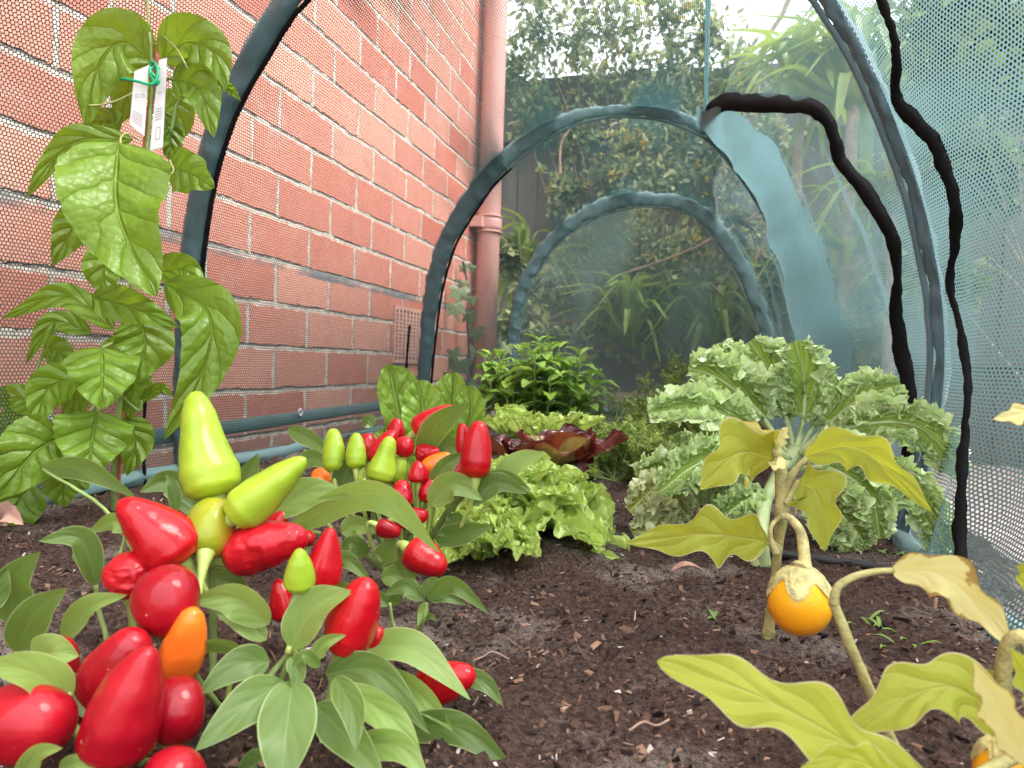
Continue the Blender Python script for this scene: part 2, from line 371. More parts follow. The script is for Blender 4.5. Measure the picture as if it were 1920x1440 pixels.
# ------------------------------------------------------------------ brick wall
WX = -.85
def brick_material():
    m, nt, N, L = newmat('red_brick'); b = NB(nt); o = b.node('ShaderNodeTexCoord').outputs['Object']
    s = b.node('ShaderNodeSeparateXYZ'); L.new(o, s.inputs[0])
    n1 = b.noise(o, 42, 4, .65); n2 = b.noise(o, 9, 2); n3 = b.noise(o, 43, 4, .65, 1)
    y = b.m('ADD', s.outputs[1], b.m('MULTIPLY_ADD', n1, .008, -.004))
    z = b.m('ADD', b.m('ADD', s.outputs[2], 8*.0885-.028), b.m('MULTIPLY_ADD', n2, .012, -.006))
    z = b.m('ADD', z, b.m('MULTIPLY_ADD', b.noise(o, 55, 3), .008, -.004))
    cb = b.node('ShaderNodeCombineXYZ'); L.new(y, cb.inputs[0]); L.new(z, cb.inputs[1])
    bt = b.node('ShaderNodeTexBrick'); L.new(cb.outputs[0], bt.inputs[0]); bt.offset = .42
    bt.inputs['Scale'].default_value = 1; bt.inputs['Mortar Size'].default_value = .0125; bt.inputs['Mortar Smooth'].default_value = 1
    bt.inputs['Brick Width'].default_value = .215; bt.inputs['Row Height'].default_value = .0885; bt.inputs['Bias'].default_value = 0
    bt.inputs['Color1'].default_value = (0, 0, 0, 1); bt.inputs['Color2'].default_value = (1, 1, 1, 1); bt.inputs['Mortar'].default_value = (.5, .5, .5, 1)
    fac = bt.outputs['Fac']; rnd = bt.outputs['Color']
    mort = b.ramp(b.m('ADD', fac, b.m('MULTIPLY_ADD', n1, 1.2, -.60)), b.m('MULTIPLY_ADD', b.noise(o, 2.6, 3), .5, .22), b.m('MULTIPLY_ADD', b.noise(o, 2.6, 3), .5, .46))
    br = b.mix(rnd, (.49, .15, .105, 1), (.66, .31, .23, 1))
    br = b.mix(b.m('MULTIPLY', b.ramp(b.noise(o, 17, 5, .7), .5, .75), .35), br, (.30, .08, .06, 1))
    br = b.mix(b.m('MULTIPLY', b.ramp(b.noise(o, 130, 3, .6), .62, .7), .5), br, (.20, .05, .04, 1))
    smear = b.m('MULTIPLY', b.ramp(b.noise(o, 6.5, 6, .78), .50, .74), .42)
    br = b.mix(smear, br, (.62, .42, .37, 1))
    zlow = b.m('SUBTRACT', 1.0, b.ramp(b.m('ADD', s.outputs[2], b.m('MULTIPLY', b.noise(o, 11, 4, .7), .16)), .04, .22)); br = b.mix(b.m('MULTIPLY', zlow, .55), br, (.22, .13, .10, 1))
    mo = b.mix(b.ramp(n1, .3, .7), (.42, .34, .28, 1), (.64, .57, .49, 1))
    zz = s.outputs[2]
    # raked line in the bed joints, its shadow painted dark, and the dark damp course
    fr = b.m('FRACT', b.m('MULTIPLY', z, 1/.0885)); dl = b.m('ABSOLUTE', b.m('SUBTRACT', b.m('FRACT', b.m('ADD', fr, .47)), .5))
    line = b.m('MULTIPLY', b.m('SUBTRACT', 1.0, b.ramp(dl, .014, .03)), b.ramp(b.noise(o, 8, 3), .40, .5))
    mo = b.mix(b.m('MULTIPLY', line, b.m('MULTIPLY', mort, .85)), mo, (.12, .10, .09, 1))
    dpc = b.m('SUBTRACT', 1.0, b.ramp(b.m('ABSOLUTE', b.m('SUBTRACT', b.m('ADD', zz, b.m('MULTIPLY_ADD', n2, .012, -.006)), .376)), .007, .013))
    col = b.mix(mort, br, mo); col = b.mix(b.m('MULTIPLY', dpc, b.ramp(b.noise(o, 5, 4, .7), .35, .6)), col, (.17, .165, .17, 1))
    h = b.m('ADD', b.m('MULTIPLY', b.m('SUBTRACT', 1.0, mort), 1.0), b.m('MULTIPLY', b.noise(o, 150, 4, .7), .35))
    h = b.m('SUBTRACT', h, b.m('MULTIPLY', line, .5))
    b.out(b.prin(col, .88, b.bump(h, .8, .006), .25)); return m
m_brick = brick_material()
mb = MB(); box(mb, (WX-.22, -1.2, -.25), (WX, 2.92, 2.9))
wall = build('brick_wall', mb, m_brick, smooth=False, origin=(WX, 0, 0)); tag(wall, 'red brick wall with pale crumbling mortar rising along the left side', 'wall')
m_vent = plain_mat('terracotta_vent', (.62, .34, .28), .8, .12, 40, .3, 300)
m_black = plain_mat('black_tape', (.006, .006, .007), .9, .2, 60, .2, 900, .1)
a0, a1 = on_x(736, 640, WX), on_x(789, 640, WX)
vy0, vy1, vz0, vz1 = a0[1], a1[1]+.02, .178, .345
mb = MB(); nc, nr_ = 8, 13
ey = (vy1-vy0); ez = vz1-vz0
ycuts = np.linspace(vy0+.012, vy1-.012, 2*nc+1); zc = np.linspace(vz0+.012, vz1-.012, nr_+1)
box(mb, (WX-.03, vy0, vz0), (WX-.012, vy1, vz1))
for y0, y1 in [(vy0, ycuts[0]), (ycuts[-1], vy1)]: box(mb, (WX-.0118, y0, vz0), (WX+.005, y1, vz1))
for k in range(1, 2*nc, 2): box(mb, (WX-.0118, ycuts[k], vz0+.0121), (WX+.0045, ycuts[k+1] if k < 2*nc-1 else ycuts[k+1], vz1-.0121))
for z0, z1 in [(vz0, zc[0]), (zc[-1], vz1)]: box(mb, (WX-.0117, ycuts[0]+1e-4, z0), (WX+.0049, ycuts[-1]-1e-4, z1))
for z in zc[1:-1]: box(mb, (WX-.0116, ycuts[0]+2e-4, z-.003), (WX+.0042, ycuts[-1]-2e-4, z+.003))
vent = build('air_vent', mb, m_vent, wall, smooth=False)
mb = MB(); box(mb, (WX+.0005, vy0+.011, vz0+.011), (WX+.0012, vy1-.011, vz1-.011)); build('vent_slot_shade', mb, m_black, vent, smooth=False)  # black sheet standing in for the shade inside the vent slots

m_pipe = plain_mat('pink_painted_pipe', (.62, .34, .29), .45, .08, 6, .05, 60, .4)
pc = on_x(921, 300, -.795); PY = pc[1]
pipe = thing('downpipe', 'pinkish painted round downpipe with a bracket at the corner of the brick wall', 'downpipe', (-.795, PY, -.2))
mb = MB(); tube(mb, [(-.795, PY, -.2), (-.795, PY, 2.9)], .043, 4, 28); build('pipe', mb, m_pipe, pipe)
mb = MB(); tube(mb, [(-.795, PY, .685), (-.795, PY, .735)], [.0475, .048, .0475], 4, 28); tube(mb, [(-.795, PY, .736), (-.795, PY, .742)], [.051, .051], 3, 28)
tube(mb, [(-.795, PY, .678), (-.795, PY, .684)], [.051, .051], 3, 28); box(mb, (-.849, PY-.075, .692), (-.80, PY-.03, .73)); build('bracket', mb, m_pipe, pipe)

# ------------------------------------------------------------------ raised bed, fence, pale wall
m_tan = plain_mat('pale_timber', (.42, .33, .24), .85, .2, 30, .4, 150)
m_dkt = plain_mat('weathered_timber', (.10, .085, .075), .9, .3, 25, .5, 150)
bed = thing('raised_bed', 'timber boards edging the garden bed, pale end board showing behind the tunnel', 'garden bed', (-.25, 1.4, -.2))
mb = MB(); box(mb, (-.79, 2.90, -.2), (.34, 2.94, .085)); build('end_board', mb, m_tan, bed, smooth=False)
for x in (-.815, .335):
    mb = MB(); box(mb, (x, -.3, -.2), (x+.024, 2.89, -.012)); build('side_board', mb, m_dkt, bed, smooth=False)

FY = 3.45
def paling_material():
    m, nt, N, L = newmat('grey_paling'); b = NB(nt); o = b.node('ShaderNodeTexCoord').outputs['Object']
    s = b.node('ShaderNodeSeparateXYZ'); L.new(o, s.inputs[0])
    cb = b.node('ShaderNodeCombineXYZ'); L.new(b.m('MULTIPLY', s.outputs[0], 40), cb.inputs[0]); L.new(b.m('MULTIPLY', s.outputs[2], 2.5), cb.inputs[2])
    g = b.noise(cb.outputs[0], 1.5, 5, .65)
    pl = b.node('ShaderNodeTexWhiteNoise'); pl.noise_dimensions = '1D'; L.new(b.m('FLOOR', b.m('MULTIPLY', s.outputs[0], 1/.102)), pl.inputs['W'])
    c = b.mix(g, (.10, .083, .075, 1), (.24, .205, .185, 1)); c = b.mix(b.m('MULTIPLY', pl.outputs[0], .5), c, (.10, .085, .08, 1))
    b.out(b.prin(c, .95, b.bump(g, .5, .004), .15)); return m
m_pal = paling_material()
fence = thing('paling_fence', 'weathered grey timber paling fence across the back behind the bushes', 'fence', (0, FY, -.2))
mb = MB()
for k in range(-10, 24):
    x = k*.102; box(mb, (x+.0015, FY+random.uniform(0, .008), -.2), (x+.1005, FY+.02, 1.60+random.uniform(-.008, .012)))
box(mb, (-1.0, FY+.021, -.2), (2.45, FY+.03, 1.57)); build('paling_panel', mb, m_pal, fence, smooth=False)
mb = MB(); [box(mb, (-1.0, FY-.045, z), (2.4, FY-.002, z+.07)) for z in (.25, 1.28)]; build('rail', mb, m_pal, fence, smooth=False)

m_pale = plain_mat('pale_render', (.62, .60, .60), .9, .08, 5, .2, 120)
mb = MB(); box(mb, (1.9, .2, -.2), (2.1, 3.3, 1.0)); box(mb, (1.87, .2, 1.001), (2.13, 3.3, 1.05))
tag(build('garden_wall', mb, m_pale, smooth=False), 'pale rendered wall glimpsed through the netting on the right', 'wall')

# ------------------------------------------------------------------ net tunnel
PROF = np.array([(-.752, 0), (-.757, .15), (-.754, .27), (-.743, .39), (-.715, .51), (-.664, .61), (-.598, .70), (-.511, .775), (-.411, .83), (-.31, .856),
                 (-.2, .858), (-.094, .84), (0., .79), (.088, .69), (.155, .585), (.21, .46), (.245, .35), (.264, .24), (.262, .13), (.235, 0)])
PR = catmull(PROF, 400); _d = np.r_[0, np.cumsum(np.linalg.norm(np.diff(PR, axis=0), axis=1))]; SL = _d[-1]
def prof_at(s):
    return np.stack([np.interp(s, _d, PR[:, 0]), np.interp(s, _d, PR[:, 1])], -1)
_t = np.gradient(PR, axis=0); _in = unit(np.stack([_t[:, 1], -_t[:, 0]], 1))        # inward normal
def prof_in(s):
    return unit(np.stack([np.interp(s, _d, _in[:, 0]), np.interp(s, _d, _in[:, 1])], -1))
HOOPS = [-.06, .90, 1.85, 2.78]
def net_off(y, s):
    """how far the slack net hangs inward between the hoops"""
    y = np.asarray(y, float); s = np.asarray(s, float); g = np.zeros_like(y)
    for a, b_ in zip(HOOPS[:-1], HOOPS[1:]):
        f = (y-a)/(b_-a); k = (f >= 0) & (f <= 1); g = np.where(k, np.sin(np.pi*np.clip(f, 0, 1)), g)
    q = np.stack([y*5, s*7, 0*y], 1); right = np.clip((s/SL-.6)/.2, 0, 1)
    fold = np.abs(fbm(np.stack([y*4+s*2.2, s*1.1, 0*y+3], 1), 2, 9))
    flare = .22*np.clip((.86-y)/.86, 0, 1.1)**.9*np.clip((s/SL-.55)/.12, 0, 1)*np.clip((1-s/SL)/.17, 0, 1)
    return -flare+g*(.016+.012*fbm(q, 2, 5)+right*(.026*fold+.034*np.clip(fbm(np.stack([y*9+s*1.5, s*.9, 0*y+11], 1), 2, 17), -1, 1)))
def net_pt(y, s, inset=0.0):
    y = np.atleast_1d(np.asarray(y, float)); s = np.atleast_1d(np.asarray(s, float))
    p = prof_at(s); n = prof_in(s); o = net_off(y, s)+inset
    return np.stack([p[:, 0]+n[:, 0]*o, y, p[:, 1]+n[:, 1]*o], 1)
def ray_net(px, py):
    r = ray(px, py); t = np.linspace(.1, 4, 4000); q = CP+t[:, None]*r
    poly = PR; x, z = q[:, 0], q[:, 2]
    d2 = (x[:, None]-poly[None, ::4, 0])**2+(z[:, None]-poly[None, ::4, 1])**2
    j = d2.argmin(1)*4; side = (x-poly[j, 0])*_in[j, 0]+(z-poly[j, 1])*_in[j, 1]
    k = np.argmax(side-net_off(q[:, 1], _d[j]) < .008); return q[k], _d[j[k]], t[k]
def net_material(name, col, pitch, r, tcol, trans, gamt=.10):
    m, nt, N, L = newmat(name); b = NB(nt)
    uv = b.node('ShaderNodeTexCoord').outputs['UV']
    wobn = b.node('ShaderNodeTexNoise'); wobn.inputs['Scale'].default_value = 25; wobn.inputs['Detail'].default_value = 1; L.new(uv, wobn.inputs['Vector'])
    uvw = b.vm('ADD', uv, b.vm('MULTIPLY', b.vm('SUBTRACT', wobn.outputs[1], (.5, .5, .5)), (.004, .004, 0)))
    A = b.vm('MULTIPLY', uvw, (1/pitch, 1/pitch/1.732, 0))
    def cell(off):
        q = b.vm('SUBTRACT', b.vm('FRACTION', b.vm('ADD', A, (off, off, 0))), (.5, .5, 0))
        return b.vm('LENGTH', b.vm('MULTIPLY', q, (1, 1.732, 0)), out=1)
    d = b.m('MINIMUM', cell(0.0), cell(.5))
    at = b.node('ShaderNodeAttribute', attribute_name='Col'); sp = b.node('ShaderNodeSeparateColor'); L.new(at.outputs[0], sp.inputs[0])
    rr = b.m('SUBTRACT', r, b.m('MULTIPLY', sp.outputs[0], gamt))
    hole = b.m('LESS_THAN', d, rr)
    obj = b.node('ShaderNodeTexCoord').outputs['Object']
    c = b.mix(b.noise(obj, 30, 2), C4(tuple(x*.75 for x in col)), C4(tuple(x*1.25 for x in col)))
    p = b.prin(c, .55, None, .3); tr = b.node('ShaderNodeBsdfTranslucent'); tr.inputs[0].default_value = C4(tcol)
    th = b.mixs(trans, p, tr.outputs[0]); tp = b.node('ShaderNodeBsdfTransparent')
    b.out(b.mixs(hole, th, tp.outputs[0])); return m
m_net = net_material('green_mesh', (.045, .085, .086), .0048, .395, (.04, .10, .105), .3, .30)
m_netr = net_material('green_mesh_side', (.052, .094, .098), .0043, .320, (.125, .215, .222), .5, .16)
m_nete = net_material('green_mesh_end', (.07, .13, .135), .0048, .40, (.34, .50, .50), .5, .30)  # paler copy of the mesh: bright veil of lit threads put into the colour
def fabric_mat(name, col, tcol, trans):
    m, nt, N, L = newmat(name); b = NB(nt); o = b.node('ShaderNodeTexCoord').outputs['Object']; uv = b.node('ShaderNodeTexCoord').outputs['UV']
    wv = b.node('ShaderNodeTexWave'); wv.inputs['Scale'].default_value = 160; wv.inputs['Distortion'].default_value = .6; L.new(o, wv.inputs[0])
    c = b.mix(b.noise(o, 22, 3), C4(tuple(x*.8 for x in col)), C4(tuple(x*1.25 for x in col)))
    h = b.m('ADD', b.noise(o, 60, 3), b.m('MULTIPLY', wv.outputs[1], .12))
    nr = b.bump(h, .6, .003); p = b.prin(c, .6, nr, .3, **{'Sheen Weight': .3})
    tr = b.node('ShaderNodeBsdfTranslucent'); tr.inputs[0].default_value = C4(tcol)
    b.out(b.mixs(trans, p, tr.outputs[0])); return m
m_slv = fabric_mat('teal_sleeve_shaded', (.060, .118, .130), (.08, .16, .17), .2)  # shaded copy of the sleeve fabric, shade put into the colour
m_slv2 = fabric_mat('teal_sleeve_lit', (.24, .38, .395), (.40, .58, .60), .6)  # brightest copy of the same fabric, backlight put into the colour
m_slvm = fabric_mat('teal_sleeve_half_lit', (.17, .29, .30), (.28, .44, .45), .45)  # half-lit copy of the same fabric, light put into the colour
m_grey = fabric_mat('grey_blue_sleeve', (.10, .17, .20), (.12, .2, .22), .2)
tunnel = thing('net_tunnel', 'green mesh tunnel on arched hoops with black zipped side doors covering the bed', 'netting', (-.25, 1.4, 0))
def gather(y, s):
    g = np.zeros_like(y)
    for h in HOOPS[1:]:
        e = np.exp(-np.abs(y-h)/.16); st = np.clip(fbm(np.stack([s*16+y*3, y*2.2, 0*y+h], 1), 2, 3)*1.6+.15, 0, 1)
        g = np.maximum(g, e*st*np.clip((s/SL-.25)/.1, 0, 1))
    return g
def net_panel(name, y0, y1, s0, s1, ny, ns, mat):
    yy, ss = np.meshgrid(np.linspace(y0, y1, ny), np.linspace(s0, s1, ns), indexing='ij'); yy, ss = yy.ravel(), ss.ravel()
    g = gather(yy, ss); g = g-(.75*np.clip((.90-ss/SL)/.16, 0, 1) if name == 'side_net' and y0 > .5 else 0); mb = MB(); mb.add(net_pt(yy, ss), grid_faces(ny, ns), np.stack([yy, ss], 1), np.stack([g, g, g], 1))
    return build(name, mb, mat, tunnel)
SR = SL*.66
for a, b_ in zip(HOOPS[:-1], HOOPS[1:]):
    sr = SL*.64
    net_panel('roof_net', a, b_, 0, sr, 60, 100, m_net)
    net_panel('side_net', a, b_, sr, SL, 60, 60, m_netr)
# end panel inside the last hoop
cs = np.linspace(0, SL, 120); rim = prof_at(cs); cen = np.array([-.25, .0]); k = np.linspace(0, 1, 40)
bot = np.stack([np.linspace(PR[0, 0], PR[-1, 0], 120), np.zeros(120)], 1)
q = bot[None]+(rim-bot)[None]*k[:, None, None]; q = q.reshape(-1, 2)
gg = np.clip(fbm(np.stack([q[:, 0]*9, q[:, 1]*3, 0*q[:, 0]], 1), 2, 31), 0, 1)*np.repeat(k, 120)
mb = MB(); mb.add(np.stack([q[:, 0], np.full(len(q), 2.785)+.01*fbm(np.stack([q[:, 0]*5, q[:, 1]*5, 0*q[:, 0]], 1), 2, 8), q[:, 1]], 1), grid_faces(40, 120), q, np.stack([gg]*3, 1))
build('end_net', mb, m_nete, tunnel)
def sleeve(y, s0, s1, wf, mat, n=120, ythick=.011, wr=.004, seed=0, name='hoop_sleeve', yskew=0):
    s = np.linspace(s0, s1, n); p = prof_at(s); nn = prof_in(s); w = wf(s/SL); th = np.linspace(0, 2*np.pi, 14, endpoint=False)
    W_, T = np.meshgrid(w, th, indexing='ij'); S_ = np.repeat(s[:, None], 14, 1)
    wn_ = fbm(np.stack([S_.ravel()*45+seed, T.ravel()*1.2, 0*T.ravel()], 1), 2, seed).reshape(T.shape)
    rad = W_*.5*(1-np.cos(T))+wn_*wr-.004; yo = np.sin(T)*ythick*(1+.5*wn_)+yskew*rad
    v = np.stack([p[:, 0][:, None]+nn[:, 0][:, None]*rad, y+yo, p[:, 1][:, None]+nn[:, 1][:, None]*rad], -1).reshape(-1, 3)
    mb = MB(); mb.add(v, grid_faces(n, 14, True)); o = build(name, mb, mat, tunnel)
    # dark bound edge
    e = w+.001; ep = np.stack([p[:, 0]+nn[:, 0]*e, np.full(n, y-.002)+yskew*e+.002*fbm(np.stack([s*30, 0*s, 0*s], 1), 2, seed), p[:, 1]+nn[:, 1]*e], 1)
    mb = MB(); tube(mb, ep, .0035, n, 6); build('edge_binding', mb, m_black if mat is m_slv else mat, o)
    return o
lin = lambda pts: (lambda f: np.interp(f, [a for a, _ in pts], [b for _, b in pts]))
sleeve(.90, 0.0, SL*.58, lin([(0, .022), (.1, .034), (.3, .04), (.58, .04)]), m_slv, seed=1)
sleeve(.90, SL*.58, SL, lin([(.58, .03), (.75, .015), (1, .013)]), m_grey, seed=2, ythick=.008)
sleeve(1.85, 0.0, SL*.36, lin([(0, .03), (.12, .045), (.3, .055), (.36, .05)]), m_slv, seed=3, ythick=.007)
sleeve(1.85, SL*.355, SL*.64, lin([(.35, .05), (.5, .026), (.58, .03), (.64, .022)]), m_slvm, seed=4, ythick=.008)
sleeve(1.85, SL*.62, SL, lin([(0, .022), (1, .022)]), m_slvm, seed=4)
sleeve(2.77, 0.0, SL*.36, lin([(0, .04), (.36, .05)]), m_slvm, seed=5, wr=.007)
sleeve(2.77, SL*.36, SL, lin([(.36, .05), (.45, .06), (.55, .05), (.62, .05), (.7, .055), (1, .04)]), m_slvm, seed=6, wr=.01)
# loose door cloth gathered on the right half of the second hoop
ed = [(1322, 206), (1352, 200), (1392, 214), (1432, 250), (1482, 320), (1514, 375), (1542, 440), (1566, 520), (1590, 600), (1612, 690)]
es, ey_ = [], []
for px_, py_ in ed:
    q_, s_, _t2 = ray_net(px_, py_); es.append(s_); ey_.append(q_[1])
od_ = np.argsort(es); es, ey_ = np.array(es)[od_], np.array(ey_)[od_]
n1, n2 = 110, 16; S1 = np.linspace(es[0]-.02, SL-.03, n1); yr = np.interp(S1, es, ey_)+.012*fbm(np.stack([S1*22, 0*S1, 0*S1+4], 1), 2, 41)
V = []
for i in range(n1):
    yy_ = np.linspace(1.862, min(yr[i], 1.84), n2); q_ = net_pt(yy_, np.full(n2, S1[i]), 0.0); o_ = prof_in(np.array([S1[i]]))[0]
    k_ = .012+.018*np.sin(np.linspace(0, np.pi, n2))*(1+.8*fbm(np.stack([np.full(n2, S1[i]*13), yy_*9, 0*yy_], 1), 2, 12))
    q_[:, 0] += o_[0]*k_; q_[:, 2] += o_[1]*k_; V.append(q_)
mb = MB(); mb.add(np.concatenate(V), grid_faces(n1, n2)); build('door_cloth', mb, fabric_mat('door_cloth_teal', (.085, .19, .205), (.14, .27, .29), .45), tunnel)
def zip_strip(px, wpx, onto=None, n=90, name='zip_tape'):
    pts, nr, ds = [], [], []
    for x, y in px:
        if onto is None:
            q, s, d = ray_net(x, y); pts.append(q); q = prof_in(np.array([s]))[0]; nr.append((q[0]*.45, -.85, q[1]*.45))
        else:
            q = on_y(x, y, onto); pts.append(q); nr.append((0, -1, 0)); d = q[1]
        ds.append(d)
    p = catmull(pts, n); nn = unit(catmull(nr, n)); t = tangents(p); sd = unit(np.cross(t, nn))
    w = np.interp(np.linspace(0, 1, n), np.linspace(0, 1, len(px)), np.array(wpx)*np.array(ds)/F)*.5
    fz = fbm(np.stack([np.linspace(0, 1, n)*45, np.zeros(n), np.zeros(n)], 1), 3, 5)*.0013; fz2 = fbm(np.stack([np.linspace(0, 1, n)*45, np.ones(n)*5, np.zeros(n)], 1), 3, 6)*.0013
    v = np.stack([p-sd*(w+fz)[:, None], p+nn*.004, p+sd*(w+fz2)[:, None], p-nn*.004], 1).reshape(-1, 3)
    mb = MB(); mb.add(v, grid_faces(n, 4, True)+[(0, 1, 2, 3), tuple((n-1)*4+j for j in (3, 2, 1, 0))]); return build(name, mb, m_black, tunnel)
zip_strip([(1388, 335), (1374, 300), (1335, 250), (1326, 222), (1352, 194), (1400, 192), (1460, 194), (1515, 200), (1548, 222), (1566, 262), (1578, 305), (1620, 355), (1652, 405), (1676, 455), (1682, 520), (1680, 580), (1688, 650), (1700, 710), (1706, 780), (1704, 880)],
          [8, 10, 14, 26, 34, 34, 32, 30, 26, 22, 24, 26, 26, 24, 14, 26, 26, 28, 26, 30], n=220)
zip_strip([(1640, -30), (1662, 25), (1678, 80), (1680, 130), (1680, 180), (1705, 215), (1745, 260), (1772, 320), (1792, 390), (1790, 460), (1780, 530), (1797, 600), (1808, 660), (1815, 740), (1808, 820), (1802, 900), (1800, 980), (1802, 1050)],
          [14, 16, 18, 18, 22, 24, 24, 24, 22, 18, 12, 12, 16, 14, 16, 18, 24, 24], n=220)
zip_strip([(1446, 398), (1454, 425), (1460, 440)], [6, 10, 3], 1.8, 20)
zip_strip([(1516, 535), (1519, 580), (1521, 660)], [5, 8, 6], 1.8, 20)
zip_strip([(1362, 409), (1385, 412), (1412, 432)], [10, 16, 3], 2.70, 20)
zip_strip([(1376, 415), (1392, 450), (1398, 462)], [5, 12, 3], 2.70, 20)
zip_strip([(1452, 495), (1476, 530), (1488, 590), (1490, 655)], [8, 5, 5, 6], 2.70, 20)
# ridge tape from the second hoop towards the viewer, base hems, side pole, eyelets
mb = MB(); tube(mb, [(-.012, 1.83, .775), (-.012, 1.4, .80), (-.012, .9, .80), (-.012, 0, .80)], .0045, 30, 8); build('ridge_cord', mb, m_slv2, tunnel)
mb = MB(); tube(mb, [(-.752, -.05, .008), (-.75, .9, .01), (-.752, 1.85, .012), (-.752, 2.78, .02)], .012, 40, 8, lump=.006); build('base_hem', mb, m_slvm, tunnel)
mb = MB(); tube(mb, [(.232, .2, .004), (.228, .9, .005), (.235, 1.85, .01), (.24, 2.78, .012)], .011, 40, 8, lump=.005); build('base_hem', mb, m_slvm, tunnel)
mb = MB(); tube(mb, [(-.752, 2.76, .015), (.24, 2.76, .012)], .014, 20, 8, lump=.004); build('base_hem', mb, m_slv, tunnel)
mb = MB(); a = on_x(395, 806, -.772); c = on_x(720, 760, -.772); tube(mb, [(-.772, a[1]-.35, a[2]), a, c, (-.772, 2.7, c[2])], .0125, 30, 12); build('ground_pole', mb, m_slv, tunnel)
m_white = plain_mat('white_plastic', (.8, .8, .8), .4, .05, 40)
def eyelet(q, ax):
    th = np.linspace(0, 2*np.pi, 21); ax = np.array(ax, float); e1 = unit(np.cross(ax, (0.1, 0, 1.0))); e2 = np.cross(ax, e1)
    mb = MB(); tube(mb, [q+.006*(e1*math.cos(a)+e2*math.sin(a)) for a in th], .002, 40, 6, cap=False); build('eyelet', mb, m_white, tunnel)
eyelet(on_y(1191, 776, 2.74), (0, 1, 0)); eyelet(on_x(563, 773, -.757), (1, 0, 0))
# thin black cord ties hanging inside the left wall of net
for px, w in (([(277, 690), (272, 760), (270, 840), (272, 915)], .0022), ([(768, 610), (764, 660), (761, 700)], .003)):
    mb = MB(); tube(mb, [on_x(x, y, -.742) for x, y in px], w, 20, 6, lump=.001); build('tie_cord', mb, m_black, tunnel)
# ------------------------------------------------------------------ plant materials
m_pass = leaf_mat('passion_leaf', (.17, .30, .030), (.28, .40, .055), (.24, .36, .10), 5, .24, .8, .005, .34, .42, (.46, .66, .02), mid=.03, veinw=.05, veinmix=.30, var=.30, spec=.45, sec_s=130, sec_a=.3)
m_pepl = leaf_mat('pepper_leaf', (.100, .168, .036), (.23, .33, .11), (.25, .34, .14), 4, .5, .12, .002, .40, .32, (.36, .52, .05), mid=.035, veinw=.06, veinmix=.35, edge=(.34, .44, .18), edgew=.91, brown=.06, bedge=.04, spec=.42, var=.25, fine=.15)
m_pepy = leaf_mat('pepper_leaf_pale', (.21, .33, .075), (.30, .41, .12), (.40, .46, .17), 4, .5, .12, .002, .42, .36, (.50, .60, .08), mid=.035, veinw=.06, veinmix=.35, edge=(.42, .48, .2), edgew=.92, brown=.08, bedge=.06, var=.24, fine=.1)
m_eggl = leaf_mat('eggplant_leaf', (.34, .39, .05), (.42, .45, .13), (.46, .44, .14), 4, .35, .4, .004, .6, .5, (.78, .74, .03), mid=.04, veinw=.08, veinmix=.75, edge=(.62, .55, .36), edgew=.93, var=.14, brown=.2, bedge=.10, spec=.25, fine=.3)
m_eggp = leaf_mat('eggplant_leaf_dry', (.64, .61, .27), (.56, .54, .18), (.44, .38, .14), 4, .45, .2, .003, .65, .35, (.7, .55, .06), mid=.03, veinw=.06, veinmix=.3, edge=(.40, .25, .10), edgew=.95, var=.10, brown=.6, bedge=.25, spec=.2, fine=.3)
m_kale = leaf_mat('kale_leaf', (.25, .37, .07), (.33, .42, .12), (.42, .50, .18), 8, .5, .6, .004, .32, .32, (.40, .58, .06), mid=.06, veinw=.10, veinmix=.6, edge=(.52, .65, .34), edgew=.55, var=.2, spec=.85, useC=True)
m_kaly = leaf_mat('kale_leaf_yellowing', (.40, .38, .07), (.45, .42, .12), (.50, .48, .20), 8, .5, .6, .004, .45, .32, (.60, .58, .08), mid=.06, veinw=.10, veinmix=.6, edge=(.55, .60, .36), edgew=.5, var=.2, spec=.5, useC=True)
m_lett = leaf_mat('lettuce_leaf', (.36, .50, .085), (.38, .48, .14), (.48, .55, .22), 5, .6, .5, .005, .34, .38, (.55, .70, .10), mid=.06, veinw=.08, veinmix=.5, edge=(.42, .55, .14), edgew=.7, var=.2, spec=.6)
m_cos = leaf_mat('cos_leaf', (.20, .34, .045), (.32, .42, .12), (.40, .50, .18), 5, .28, .9, .006, .36, .36, (.45, .62, .07), mid=.06, veinw=.07, veinmix=.45, var=.2, spec=.55, sec_s=75, sec_a=.9)
m_redl = leaf_mat('red_lettuce_leaf', (.065, .008, .012), (.14, .05, .03), (.10, .03, .03), 5, .6, .4, .004, .25, .22, (.30, .03, .02), mid=.05, veinw=.07, veinmix=.4, var=.35, spec=.6)
m_redg = leaf_mat('bronze_lettuce_leaf', (.20, .14, .035), (.26, .22, .07), (.3, .3, .1), 5, .6, .4, .004, .3, .3, (.45, .22, .04), mid=.05, veinw=.07, edge=(.16, .015, .015), edgew=.55, var=.35, spec=.6)
m_mint = leaf_mat('mint_leaf', (.32, .52, .10), (.24, .36, .10), (.20, .30, .10), 6, .5, .6, .003, .42, .34, (.32, .55, .06), mid=.05, veinw=.1, var=.3, spec=.5, useC=True)
m_ivy = leaf_mat('ivy_leaf', (.10, .17, .07), (.18, .24, .11), (.22, .28, .14), 4, .6, .3, .003, .45, .2, mid=.05, veinw=.07, var=.25)
m_stemg = plain_mat('green_stem', (.20, .28, .08), .5, .2, 60, .2, 300, .4)
m_stemy = plain_mat('pale_stem', (.36, .38, .15), .6, .2, 60, .3, 300, .3)
m_eggs = plain_mat('eggplant_stem', (.33, .31, .13), .8, .25, 90, .6, 600, .2)
m_kals = plain_mat('kale_stem', (.34, .42, .20), .45, .15, 40, .2, 200, .4)
m_cals = plain_mat('pepper_stalk', (.32, .42, .10), .4, .2, 60, .2, 300, .5)
